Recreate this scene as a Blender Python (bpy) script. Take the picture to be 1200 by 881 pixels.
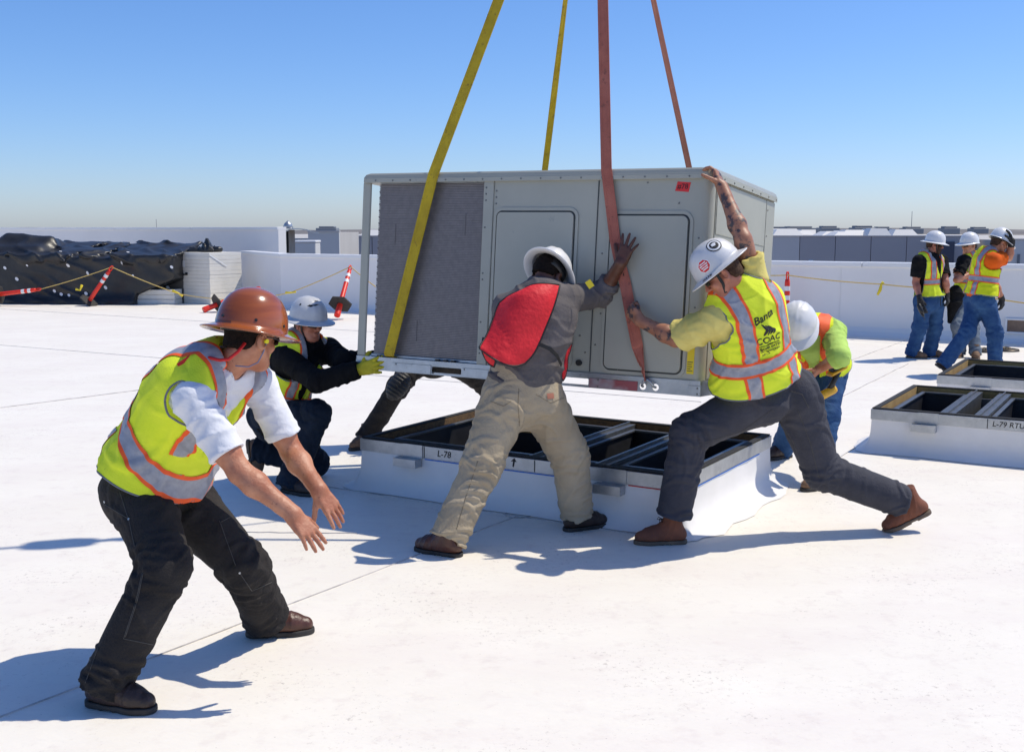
import bpy, bmesh, math, random
import numpy as np
from mathutils import Vector, Matrix
from mathutils.bvhtree import BVHTree

random.seed(7)
SC = bpy.context.scene
COL = SC.collection
for o in list(bpy.data.objects):
    bpy.data.objects.remove(o)

# ------------------------------------------------------------------ camera
F, H, HY, CX, CY = 1300.0, 1.8, 270.0, 600.0, 440.5      # photograph's focal length in pixels, eye height, horizon row
TH = math.atan((CY - HY) / F)
cam_d = bpy.data.cameras.new('camera')
cam = bpy.data.objects.new('camera', cam_d)
COL.objects.link(cam)
cam_d.sensor_width = 36.0
cam_d.lens = 36.0 * F / 1200.0
cam_d.clip_start = 0.1
cam_d.clip_end = 20000.0
cam.location = (0, 0, H)
cam.rotation_euler = (math.pi / 2 - TH, 0, 0)
SC.camera = cam

# ------------------------------------------------------------------ light
SUN_TO = np.array([0.58, 0.185, 1.0])
SUN_TO = SUN_TO / np.linalg.norm(SUN_TO)
SUN_EL = math.asin(SUN_TO[2])
SUN_AZ = math.atan2(SUN_TO[0], SUN_TO[1])                # clockwise from +Y
world = bpy.data.worlds.new('World')
SC.world = world
world.use_nodes = True
wn = world.node_tree
for n in list(wn.nodes):
    wn.nodes.remove(n)
sky = wn.nodes.new('ShaderNodeTexSky')
sky.sky_type = 'NISHITA'
sky.sun_disc = False
sky.sun_elevation = SUN_EL
sky.sun_rotation = SUN_AZ
sky.altitude = 0
sky.air_density = 0.92
sky.dust_density = 0.5
sky.ozone_density = 10.0
hs = wn.nodes.new('ShaderNodeHueSaturation')
hs.inputs['Saturation'].default_value = 1.08
bg = wn.nodes.new('ShaderNodeBackground')
bg.inputs['Strength'].default_value = 0.148
wo = wn.nodes.new('ShaderNodeOutputWorld')
wn.links.new(sky.outputs[0], hs.inputs['Color'])
wb = wn.nodes.new('ShaderNodeMix')                            # white balance of the whole sky
wb.data_type = 'RGBA'
wb.blend_type = 'MULTIPLY'
wb.inputs[0].default_value = 1.0
wb.inputs[7].default_value = (1.0, 0.945, 1.01, 1)
wn.links.new(hs.outputs[0], wb.inputs[6])
wn.links.new(wb.outputs[2], bg.inputs[0])
wn.links.new(bg.outputs[0], wo.inputs[0])
sd = bpy.data.lights.new('sun', 'SUN')
sd.energy = 3.8
sd.angle = math.radians(0.5)
sd.color = (1.0, 0.925, 0.77)
sun = bpy.data.objects.new('sun', sd)
COL.objects.link(sun)
sun.rotation_euler = Vector(-SUN_TO).to_track_quat('-Z', 'Y').to_euler()
sun.location = (8, 6, 14)
SC.view_settings.view_transform = 'Standard'
SC.view_settings.look = 'None'
SC.view_settings.exposure = 0.05
SC.view_settings.gamma = 1.0
SC.cycles.max_bounces = 6
SC.cycles.diffuse_bounces = 4
SC.cycles.use_denoising = True

# ------------------------------------------------------------------ pixel -> place helpers
_c, _s = math.cos(TH), math.sin(TH)


def ray(px, py):
    xc = (px - CX) / F
    yc = (CY - py) / F
    return np.array([xc, _c + yc * _s, -_s + yc * _c])


def at(px, py, y):
    d = ray(px, py)
    return np.array([0, 0, H]) + d * (y / d[1])


def gnd(px, py, z=0.0):
    d = ray(px, py)
    return np.array([0, 0, H]) + d * ((z - H) / d[2])


def V(*a):
    return np.array(a, float)


def un(v):
    v = np.asarray(v, float)
    return v / (np.linalg.norm(v) + 1e-12)


# ------------------------------------------------------------------ objects
def setp(o, label=None, cat=None, group=None, kind=None):
    if label:
        o['label'] = label
    if cat:
        o['category'] = cat
    if group:
        o['group'] = group
    if kind:
        o['kind'] = kind
    return o


def thing(name, loc, label, cat, group=None, rot=None):
    o = bpy.data.objects.new(name, None)
    o.empty_display_size = 0.1
    COL.objects.link(o)
    o.location = loc
    if rot is not None:
        o.rotation_euler = rot
    return setp(o, label, cat, group)


def wloc(o):
    l = np.zeros(3)
    while o is not None:
        l = l + np.array(o.location)
        o = o.parent
    return l


def mesh_np(name, v, quads, smooth=True):
    me = bpy.data.meshes.new(name)
    v = np.asarray(v, np.float32)
    quads = np.asarray(quads, np.int32)
    k = quads.shape[1]
    me.vertices.add(len(v))
    me.vertices.foreach_set('co', v.ravel())
    me.loops.add(quads.size)
    me.loops.foreach_set('vertex_index', quads.ravel())
    me.polygons.add(len(quads))
    me.polygons.foreach_set('loop_start', np.arange(0, quads.size, k, dtype=np.int32))
    me.polygons.foreach_set('use_smooth', np.full(len(quads), smooth, bool))
    me.update(calc_edges=True)
    me.validate()
    return me


def obj(name, me, mats, parent=None, world_coords=True):
    """link a mesh; with world_coords the vertices are given in world space and shifted to the parent's base"""
    o = bpy.data.objects.new(name, me)
    COL.objects.link(o)
    if not isinstance(mats, (list, tuple)):
        mats = [mats]
    for m in mats:
        me.materials.append(m)
    if parent is not None:
        if world_coords:
            me.transform(Matrix.Translation(Vector(-wloc(parent))))
        o.parent = parent
    return o


class MB:
    """collects simple solids into one mesh"""

    def __init__(s):
        s.v, s.f, s.m, s.sm = [], [], [], []

    def add(s, v, f, mi=0, smooth=False):
        b = len(s.v)
        s.v += [tuple(map(float, p)) for p in v]
        s.f += [tuple(b + i for i in q) for q in f]
        s.m += [mi] * len(f)
        s.sm += [smooth] * len(f)

    def box(s, lo, hi, M=None, bev=0.0, mi=0):
        lo = np.array(lo, float)
        hi = np.array(hi, float)
        c, h = (lo + hi) / 2, (hi - lo) / 2
        bev = min(bev, h.min() * 0.9)
        if bev <= 0:
            v = [c + h * np.array(k) for k in [(-1, -1, -1), (1, -1, -1), (1, 1, -1), (-1, 1, -1), (-1, -1, 1), (1, -1, 1), (1, 1, 1), (-1, 1, 1)]]
            f = [(0, 3, 2, 1), (4, 5, 6, 7), (0, 1, 5, 4), (1, 2, 6, 5), (2, 3, 7, 6), (3, 0, 4, 7)]
        else:
            v, ix = [], {}
            for sx in (-1, 1):
                for sy in (-1, 1):
                    for sz in (-1, 1):
                        sg = np.array([sx, sy, sz])
                        for a in range(3):
                            p = sg * (h - bev)
                            p[a] = sg[a] * h[a]
                            ix[(sx, sy, sz, a)] = len(v)
                            v.append(c + p)
            f = []
            for a in range(3):
                b, d = (a + 1) % 3, (a + 2) % 3
                for sa in (-1, 1):
                    q = []
                    for (sb, sd_) in [(-1, -1), (1, -1), (1, 1), (-1, 1)]:
                        k = [0, 0, 0]
                        k[a], k[b], k[d] = sa, sb, sd_
                        q.append(ix[(*k, a)])
                    f.append(tuple(q if sa > 0 else q[::-1]))
            for a in range(3):                               # edges along axis a
                b, d = (a + 1) % 3, (a + 2) % 3
                for sb in (-1, 1):
                    for sd_ in (-1, 1):
                        k0 = [0, 0, 0]
                        k1 = [0, 0, 0]
                        k0[a], k1[a] = -1, 1
                        k0[b] = k1[b] = sb
                        k0[d] = k1[d] = sd_
                        q = [ix[(*k0, b)], ix[(*k1, b)], ix[(*k1, d)], ix[(*k0, d)]]
                        f.append(tuple(q if sb * sd_ < 0 else q[::-1]))
            for sx in (-1, 1):
                for sy in (-1, 1):
                    for sz in (-1, 1):
                        q = [ix[(sx, sy, sz, a)] for a in range(3)]
                        f.append(tuple(q if sx * sy * sz > 0 else q[::-1]))
        if M is not None:
            v = [M @ Vector(p) for p in v]
        s.add(v, f, mi)
        return s

    def tube(s, pts, r, n=8, mi=0, cap=True, smooth=True, flat=None):
        """pts world points, r a number or list; flat=(normal vector, ratio) squashes the section"""
        pts = [np.array(p, float) for p in pts]
        if not hasattr(r, '__len__'):
            r = [r] * len(pts)
        v, f = [], []
        up = None
        for i, p in enumerate(pts):
            t = un(pts[min(i + 1, len(pts) - 1)] - pts[max(i - 1, 0)])
            if up is None:
                up = np.array([0, 0, 1.0]) if abs(t[2]) < 0.9 else np.array([1.0, 0, 0])
            a = un(np.cross(t, up))
            b = np.cross(a, t)
            up = b
            for k in range(n):
                an = 2 * math.pi * k / n
                o = a * math.cos(an) * r[i] + b * math.sin(an) * r[i]
                if flat is not None:
                    nn = un(flat[0])
                    o = o - nn * np.dot(o, nn) * (1 - flat[1])
                v.append(p + o)
        for i in range(len(pts) - 1):
            for k in range(n):
                k2 = (k + 1) % n
                f.append((i * n + k, (i + 1) * n + k, (i + 1) * n + k2, i * n + k2))
        s.add(v, [q[::-1] for q in f], mi, smooth)
        if cap:
            b = len(s.v) - len(v)
            e0 = tuple(range(b, b + n))
            e1 = tuple(range(b + (len(pts) - 1) * n, b + len(pts) * n))
            s.f += [e0, e1[::-1]]
            s.m += [mi, mi]
            s.sm += [False, False]
        return s

    def ribbon(s, pts, width, wdir, th=0.005, mi=0):
        """a flat band: pts, width, one width direction or one per point"""
        v, f = [], []
        n = len(pts)
        wd = wdir if isinstance(wdir, list) else [wdir] * n
        for i in range(n):
            p = np.array(pts[i], float)
            t = un(np.array(pts[min(i + 1, n - 1)], float) - np.array(pts[max(i - 1, 0)], float))
            w = np.array(wd[i], float)
            w = un(w - t * np.dot(w, t))
            nn = np.cross(t, w)
            for a, b in ((-1, -1), (1, -1), (1, 1), (-1, 1)):
                v.append(p + w * a * width / 2 + nn * b * th / 2)
        for i in range(n - 1):
            for k in range(4):
                k2 = (k + 1) % 4
                f.append((i * 4 + k, i * 4 + k2, (i + 1) * 4 + k2, (i + 1) * 4 + k))
        f.append((3, 2, 1, 0))
        f.append(tuple((n - 1) * 4 + k for k in range(4)))
        s.add(v, f, mi)
        return s

    def mesh(s, name):
        me = bpy.data.meshes.new(name)
        me.from_pydata(s.v, [], s.f)
        me.polygons.foreach_set('material_index', s.m)
        me.polygons.foreach_set('use_smooth', s.sm)
        me.update()
        bm = bmesh.new()
        bm.from_mesh(me)
        bmesh.ops.recalc_face_normals(bm, faces=bm.faces)
        bm.to_mesh(me)
        bm.free()
        return me

    def build(s, name, mats, parent=None, wc=True):
        return obj(name, s.mesh(name), mats, parent, wc)


def plate(outer, holes, th, M):
    """flat sheet in its own xy plane with round or polygon holes, thickness th, placed by M -> (verts, faces) mesh"""
    cu = bpy.data.curves.new('plate', 'CURVE')
    cu.dimensions = '2D'
    cu.fill_mode = 'BOTH'
    cu.extrude = th / 2
    for poly in [outer] + holes:
        sp = cu.splines.new('POLY')
        sp.points.add(len(poly) - 1)
        for p, q in zip(sp.points, poly):
            p.co = (q[0], q[1], 0, 1)
        sp.use_cyclic_u = True
    o = bpy.data.objects.new('plate', cu)
    COL.objects.link(o)
    dg = bpy.context.evaluated_depsgraph_get()
    me = bpy.data.meshes.new_from_object(o.evaluated_get(dg))
    bpy.data.objects.remove(o)
    me.materials.clear()
    me.transform(M)
    return me


def circ(x, y, r, n=14, ry=None):
    ry = ry or r
    return [(x + r * math.cos(2 * math.pi * k / n), y + ry * math.sin(2 * math.pi * k / n)) for k in range(n)]


def text_mesh(s, size, shear=0.0, bold=0.0, align='CENTER', subdiv=0):
    cu = bpy.data.curves.new('lettering', 'FONT')
    cu.body = s
    cu.size = size
    cu.align_x = align
    cu.align_y = 'CENTER'
    cu.shear = shear
    cu.offset = bold
    cu.resolution_u = 3
    o = bpy.data.objects.new('lettering', cu)
    COL.objects.link(o)
    dg = bpy.context.evaluated_depsgraph_get()
    me = bpy.data.meshes.new_from_object(o.evaluated_get(dg))
    bpy.data.objects.remove(o)
    me.materials.clear()
    if subdiv:
        bm = bmesh.new()
        bm.from_mesh(me)
        bmesh.ops.triangulate(bm, faces=bm.faces)
        bmesh.ops.subdivide_edges(bm, edges=bm.edges, cuts=subdiv, use_grid_fill=True)
        bm.to_mesh(me)
        bm.free()
    return me


# ------------------------------------------------------------------ materials
def mat(name, col, rough=0.6, col2=None, nscale=6.0, bump=0.0, bscale=40.0, metal=0.0, spec=0.5, detail=4.0,
        coat=0.0, wr=0.0, speck=None, sheen=0.0, lo=0.35, hi=0.65, stretch=None, transl=0.0):
    m = bpy.data.materials.new(name)
    m.use_nodes = True
    nt = m.node_tree
    p = nt.nodes['Principled BSDF']
    p.inputs['Roughness'].default_value = rough
    p.inputs['Metallic'].default_value = metal
    p.inputs['Specular IOR Level'].default_value = spec
    p.inputs['Coat Weight'].default_value = coat
    p.inputs['Coat Roughness'].default_value = 0.08
    p.inputs['Sheen Weight'].default_value = sheen
    tc = nt.nodes.new('ShaderNodeTexCoord')
    src = tc.outputs['Object']
    if stretch:
        mp = nt.nodes.new('ShaderNodeMapping')
        mp.inputs['Scale'].default_value = stretch
        nt.links.new(src, mp.inputs[0])
        src = mp.outputs[0]
    if col2 is not None:
        n = nt.nodes.new('ShaderNodeTexNoise')
        n.inputs['Scale'].default_value = nscale
        n.inputs['Detail'].default_value = detail
        n.inputs['Roughness'].default_value = 0.6
        nt.links.new(src, n.inputs['Vector'])
        r = nt.nodes.new('ShaderNodeValToRGB')
        r.color_ramp.elements[0].position = lo
        r.color_ramp.elements[1].position = hi
        r.color_ramp.elements[0].color = (*col, 1)
        r.color_ramp.elements[1].color = (*col2, 1)
        nt.links.new(n.outputs['Fac'], r.inputs[0])
        out = r.outputs[0]
        if speck is not None:                                # (colour, scale, threshold): small worn or dirty spots
            n2 = nt.nodes.new('ShaderNodeTexNoise')
            n2.inputs['Scale'].default_value = speck[1]
            n2.inputs['Detail'].default_value = 5.0
            n2.inputs['Roughness'].default_value = 0.7
            nt.links.new(src, n2.inputs['Vector'])
            r2 = nt.nodes.new('ShaderNodeValToRGB')
            r2.color_ramp.elements[0].position = speck[2]
            r2.color_ramp.elements[1].position = speck[2] + 0.06
            nt.links.new(n2.outputs['Fac'], r2.inputs[0])
            mx = nt.nodes.new('ShaderNodeMix')
            mx.data_type = 'RGBA'
            nt.links.new(r2.outputs[0], mx.inputs[0])
            nt.links.new(out, mx.inputs[6])
            mx.inputs[7].default_value = (*speck[0], 1)
            out = mx.outputs[2]
        nt.links.new(out, p.inputs['Base Color'])
    else:
        p.inputs['Base Color'].default_value = (*col, 1)
    if bump > 0:
        nb = nt.nodes.new('ShaderNodeTexNoise')
        nb.inputs['Scale'].default_value = bscale
        nb.inputs['Detail'].default_value = 4.0
        nt.links.new(src, nb.inputs['Vector'])
        bp = nt.nodes.new('ShaderNodeBump')
        bp.inputs['Strength'].default_value = bump
        bp.inputs['Distance'].default_value = 0.01
        nt.links.new(nb.outputs['Fac'], bp.inputs['Height'])
        nt.links.new(bp.outputs[0], p.inputs['Normal'])
        if wr > 0:                                           # creases of worn cloth
            nr = nt.nodes.new('ShaderNodeTexNoise')
            nr.noise_type = 'RIDGED_MULTIFRACTAL'
            nr.inputs['Scale'].default_value = 9.0
            nr.inputs['Detail'].default_value = 3.0
            nr.inputs['Distortion'].default_value = 0.6
            mp2 = nt.nodes.new('ShaderNodeMapping')
            mp2.inputs['Scale'].default_value = (1.0, 1.0, 1.9)
            mp2.inputs['Rotation'].default_value = (0.3, 0.4, 0.2)
            nt.links.new(tc.outputs['Object'], mp2.inputs[0])
            nt.links.new(mp2.outputs[0], nr.inputs['Vector'])
            b2 = nt.nodes.new('ShaderNodeBump')
            b2.inputs['Strength'].default_value = wr
            b2.inputs['Distance'].default_value = 0.012
            nt.links.new(nr.outputs['Fac'], b2.inputs['Height'])
            nt.links.new(bp.outputs[0], b2.inputs['Normal'])
            nt.links.new(b2.outputs[0], p.inputs['Normal'])
    return m


M = {}
M['skin'] = mat('skin', (0.54, 0.25, 0.145), 0.5, (0.40, 0.145, 0.075), 11, 0.25, 90, speck=((0.27, 0.09, 0.045), 70, 0.62), wr=0.12)
M['skin_red'] = mat('ruddy_skin', (0.47, 0.19, 0.12), 0.5, (0.35, 0.12, 0.075), 16, 0.12, 120)
M['skin_dark'] = mat('dark_skin', (0.15, 0.056, 0.031), 0.42, (0.095, 0.036, 0.02), 14, 0.12, 120)
M['skin_tat'] = mat('tattooed_skin', (0.42, 0.19, 0.11), 0.5, (0.33, 0.135, 0.075), 14, 0.12, 120, speck=((0.075, 0.055, 0.055), 13, 0.535))
M['nail'] = mat('nail', (0.62, 0.36, 0.30), 0.3)
M['hair'] = mat('dark_hair', (0.008, 0.006, 0.005), 0.75, (0.018, 0.012, 0.009), 60, 0.5, 220, spec=0.1)
M['hair_brown'] = mat('brown_hair', (0.04, 0.02, 0.012), 0.6, (0.09, 0.05, 0.03), 60, 0.5, 220, spec=0.15)
M['lime'] = mat('lime_vest', (0.84, 0.94, 0.05), 0.75, (0.74, 0.88, 0.035), 9, 0.25, 160, spec=0.25, speck=((0.40, 0.55, 0.05), 26, 0.70), wr=0.35)
M['yellow_vest'] = mat('yellow_vest', (0.78, 0.84, 0.02), 0.75, (0.70, 0.76, 0.015), 9, 0.25, 160, spec=0.25, wr=0.35)
M['silver'] = mat('silver_tape', (0.36, 0.37, 0.41), 0.42, (0.27, 0.28, 0.32), 30, 0.15, 90, spec=0.5)
M['orange'] = mat('orange_tape', (1.0, 0.13, 0.018), 0.65, (0.92, 0.10, 0.014), 20, 0.1, 120)
M['piping'] = mat('grey_piping', (0.16, 0.17, 0.2), 0.6)
M['white_tee'] = mat('white_tee', (0.78, 0.79, 0.82), 0.85, (0.70, 0.71, 0.75), 5, 0.3, 60, spec=0.2, wr=0.45)
M['yellow_tee'] = mat('yellow_tee', (0.72, 0.62, 0.20), 0.85, (0.64, 0.53, 0.15), 5, 0.3, 60, spec=0.2, wr=0.45)
M['black_cloth'] = mat('black_cloth', (0.006, 0.006, 0.007), 0.9, (0.012, 0.012, 0.013), 8, 0.5, 70, spec=0.15, wr=0.5)
M['grey_shirt'] = mat('grey_shirt', (0.15, 0.135, 0.135), 0.85, (0.11, 0.10, 0.10), 6, 0.35, 60, spec=0.2, wr=0.55)
M['orange_tee'] = mat('orange_tee', (0.80, 0.13, 0.01), 0.85, (0.68, 0.10, 0.008), 6, 0.3, 60, spec=0.2, wr=0.45)
M['lime_tee'] = mat('lime_tee', (0.50, 0.72, 0.17), 0.85, (0.43, 0.64, 0.14), 6, 0.3, 60, spec=0.2, wr=0.45)
M['red_vest'] = mat('red_mesh_vest', (0.80, 0.025, 0.035), 0.6, (0.68, 0.018, 0.028), 9, 0.5, 45, spec=0.35, wr=0.4)
M['black_trim'] = mat('black_trim', (0.008, 0.008, 0.009), 0.6)
M['black_denim'] = mat('black_work_cloth', (0.020, 0.018, 0.018), 0.85, (0.042, 0.038, 0.036), 5, 0.55, 90, spec=0.2, lo=0.3, hi=0.75, speck=((0.07, 0.062, 0.055), 14, 0.66), wr=0.5)
M['navy_denim'] = mat('dark_navy_denim', (0.009, 0.014, 0.024), 0.85, (0.022, 0.032, 0.048), 7, 0.5, 90, spec=0.2, wr=0.5)
M['khaki'] = mat('khaki_twill', (0.45, 0.375, 0.265), 0.85, (0.37, 0.30, 0.205), 4, 0.4, 80, spec=0.2, speck=((0.20, 0.15, 0.095), 13, 0.68), wr=0.5)
M['charcoal'] = mat('charcoal_twill', (0.042, 0.043, 0.055), 0.8, (0.062, 0.062, 0.076), 5, 0.4, 80, spec=0.25, wr=0.5)
M['blue_denim'] = mat('blue_denim', (0.012, 0.045, 0.14), 0.85, (0.045, 0.115, 0.25), 6, 0.5, 90, spec=0.2, lo=0.3, hi=0.75, wr=0.5)
M['pale_denim'] = mat('pale_denim', (0.10, 0.135, 0.18), 0.85, (0.17, 0.205, 0.25), 6, 0.5, 90, spec=0.2, wr=0.5)
M['boot'] = mat('brown_leather', (0.10, 0.035, 0.020), 0.42, (0.055, 0.020, 0.013), 12, 0.4, 50, speck=((0.16, 0.085, 0.05), 30, 0.66))
M['boot_dark'] = mat('dark_leather', (0.045, 0.024, 0.017), 0.5, (0.028, 0.016, 0.012), 12, 0.4, 50, speck=((0.10, 0.065, 0.045), 30, 0.64))
M['boot_red'] = mat('red_brown_suede', (0.23, 0.075, 0.034), 0.75, (0.15, 0.05, 0.026), 10, 0.4, 60)
M['boot_tan'] = mat('tan_suede', (0.22, 0.13, 0.075), 0.8, (0.15, 0.085, 0.05), 10, 0.4, 60)
M['sole_dark'] = mat('dark_rubber', (0.02, 0.018, 0.017), 0.7, (0.045, 0.04, 0.036), 14)
M['sole_tan'] = mat('tan_rubber', (0.17, 0.12, 0.08), 0.7, (0.11, 0.078, 0.052), 14)
M['lace'] = mat('lace', (0.03, 0.02, 0.016), 0.8)
M['sock'] = mat('white_sock', (0.8, 0.8, 0.8), 0.9, (0.7, 0.7, 0.7), 40, 0.4, 120)
M['hat_brown'] = mat('brown_fibreglass', (0.36, 0.092, 0.017), 0.18, (0.14, 0.026, 0.008), 2.0, 0.0, 20, coat=0.6, stretch=(0.6, 0.6, 5.0), lo=0.38, hi=0.62)  # tone bands up the shell, partly its shading and reflections painted in
M['hat_white'] = mat('white_hat_plastic', (0.80, 0.80, 0.80), 0.32, (0.74, 0.73, 0.71), 7, 0.0, 20, coat=0.2)
M['hat_scuffed'] = mat('scuffed_white_hat', (0.62, 0.62, 0.62), 0.4, (0.52, 0.52, 0.53), 8, 0.1, 50, coat=0.1, speck=((0.12, 0.11, 0.11), 13, 0.665))
M['hat_marked'] = mat('marked_white_hat', (0.76, 0.75, 0.74), 0.35, (0.66, 0.65, 0.63), 8, 0.05, 50, coat=0.15, speck=((0.10, 0.09, 0.09), 19, 0.66))
M['black_plastic'] = mat('black_plastic', (0.010, 0.010, 0.011), 0.4, (0.018, 0.018, 0.019), 20)
M['red_cord'] = mat('red_cord', (0.62, 0.012, 0.012), 0.6)
M['yellow_foam'] = mat('yellow_foam', (0.85, 0.85, 0.03), 0.7)
M['blue_cord'] = mat('blue_grey_cord', (0.20, 0.21, 0.32), 0.6)
M['glove_yellow'] = mat('yellow_glove', (0.58, 0.50, 0.02), 0.75, (0.45, 0.38, 0.015), 14, 0.4, 60)
M['glove_black'] = mat('black_glove', (0.010, 0.010, 0.011), 0.8, (0.025, 0.025, 0.026), 18, 0.4, 60)
M['sticker_red'] = mat('red_sticker', (0.72, 0.03, 0.03), 0.45)
M['print_black'] = mat('black_print', (0.010, 0.010, 0.012), 0.6)
M['print_white'] = mat('white_print', (0.78, 0.78, 0.78), 0.5)
M['drill_yellow'] = mat('yellow_tool_plastic', (0.75, 0.42, 0.02), 0.4, (0.66, 0.36, 0.02), 20)
M['pad_rubber'] = mat('knee_pad_rubber', (0.018, 0.018, 0.020), 0.55, (0.03, 0.03, 0.032), 20, 0.4, 60)
# the unit
M['cabinet'] = mat('grey_green_enamel', (0.415, 0.41, 0.345), 0.36, (0.38, 0.376, 0.315), 2.5, 0.04, 8, spec=0.5, speck=((0.30, 0.30, 0.275), 9, 0.68))
M['cab_edge'] = mat('panel_gap', (0.055, 0.06, 0.058), 0.6)
M['galv'] = mat('galvanised_steel', (0.50, 0.52, 0.54), 0.38, (0.40, 0.42, 0.44), 11, 0.05, 20, metal=0.7, speck=((0.32, 0.33, 0.35), 40, 0.62))
M['galv_red'] = mat('red_primed_steel', (0.48, 0.50, 0.52), 0.45, (0.36, 0.10, 0.11), 2.6, 0.05, 20, metal=0.4, lo=0.45, hi=0.6)
M['fin'] = mat('coil_fin', (0.27, 0.245, 0.24), 0.5, (0.22, 0.20, 0.198), 30, metal=0.3)
M['coil_back'] = mat('coil_core', (0.16, 0.147, 0.147), 0.7)  # slab behind the fins, in a darker tone than theirs
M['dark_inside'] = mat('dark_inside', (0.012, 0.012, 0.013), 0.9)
M['screw'] = mat('screw_head', (0.20, 0.20, 0.185), 0.4, metal=0.4)
M['strap_yellow'] = mat('yellow_webbing', (0.60, 0.43, 0.015), 0.75, (0.45, 0.31, 0.012), 7, 0.5, 160, speck=((0.30, 0.20, 0.02), 24, 0.60))
M['strap_red'] = mat('faded_red_webbing', (0.46, 0.15, 0.105), 0.8, (0.36, 0.105, 0.075), 7, 0.5, 160, speck=((0.26, 0.09, 0.065), 24, 0.60))
M['strap_orange'] = mat('faded_orange_webbing', (0.50, 0.20, 0.13), 0.8, (0.40, 0.15, 0.09), 7, 0.5, 160)
M['label_yellow'] = mat('yellow_label', (0.78, 0.60, 0.02), 0.5)
M['steel_dark'] = mat('dark_steel', (0.06, 0.055, 0.05), 0.45, (0.10, 0.085, 0.07), 20, metal=0.7)
# curbs
M['membrane'] = mat('white_membrane', (0.84, 0.82, 0.80), 0.5, (0.79, 0.77, 0.745), 3.0, 0.12, 7, spec=0.3, speck=((0.60, 0.53, 0.50), 20, 0.70))
M['wood'] = mat('weathered_nailer', (0.20, 0.115, 0.045), 0.8, (0.11, 0.062, 0.028), 5, 0.4, 60, stretch=(1, 8, 8))
M['wood_gold'] = mat('fresh_nailer', (0.42, 0.27, 0.09), 0.8, (0.32, 0.19, 0.06), 5, 0.4, 60)
M['gasket'] = mat('black_gasket', (0.012, 0.012, 0.013), 0.8, (0.022, 0.022, 0.022), 20)
M['liner'] = mat('black_liner', (0.013, 0.014, 0.018), 0.45, (0.022, 0.023, 0.028), 10)
M['channel'] = mat('grey_channel', (0.16, 0.165, 0.17), 0.4, (0.11, 0.115, 0.12), 10, metal=0.6)
M['blue_line'] = mat('blue_chalk', (0.05, 0.19, 0.62), 0.7)
M['blue_tape'] = mat('blue_tape', (0.02, 0.34, 0.62), 0.5)
# roof and beyond
M['parapet'] = mat('parapet_membrane', (0.83, 0.815, 0.80), 0.55, (0.79, 0.775, 0.76), 0.8, 0.08, 3, spec=0.3)
M['coping'] = mat('white_coping', (0.80, 0.80, 0.80), 0.4)
M['tarp'] = mat('black_tarp', (0.014, 0.014, 0.015), 0.40, (0.024, 0.024, 0.025), 3, 0.15, 5, spec=0.5, wr=0.2)
M['board'] = mat('foam_board', (0.74, 0.71, 0.64), 0.85, (0.68, 0.65, 0.58), 3)
M['tube_red'] = mat('orange_red_plastic', (0.86, 0.035, 0.015), 0.4, (0.74, 0.03, 0.012), 10)
M['band_white'] = mat('reflective_white', (0.8, 0.8, 0.8), 0.35)
M['rubber'] = mat('black_rubber', (0.018, 0.017, 0.017), 0.75, (0.035, 0.032, 0.03), 20)
M['rope'] = mat('yellow_rope', (0.66, 0.48, 0.16), 0.85, (0.56, 0.40, 0.13), 30)
M['grey_wall'] = mat('grey_tilt_wall', (0.42, 0.40, 0.41), 0.85, (0.38, 0.365, 0.375), 0.2)
M['pale_wall'] = mat('pale_wall', (0.60, 0.58, 0.57), 0.85, (0.56, 0.54, 0.53), 0.2)
M['white_wall'] = mat('white_wall', (0.62, 0.62, 0.61), 0.85, (0.56, 0.56, 0.55), 0.3)
M['far_roof'] = mat('far_white_roof', (0.55, 0.53, 0.50), 0.8, (0.45, 0.43, 0.40), 0.1)
M['skylight'] = mat('skylight_dome', (0.72, 0.70, 0.66), 0.4)
M['hvac_far'] = mat('far_rooftop_unit', (0.17, 0.19, 0.22), 0.6)
M['land'] = mat('dry_land', (0.26, 0.225, 0.19), 0.95, (0.17, 0.155, 0.13), 0.004, lo=0.4, hi=0.6)
M['hill'] = mat('dry_hills', (0.20, 0.185, 0.175), 0.95, (0.15, 0.14, 0.135), 0.01)
M['tree_far'] = mat('far_tree_leaf', (0.05, 0.065, 0.035), 0.9, (0.035, 0.05, 0.025), 0.5)


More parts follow.
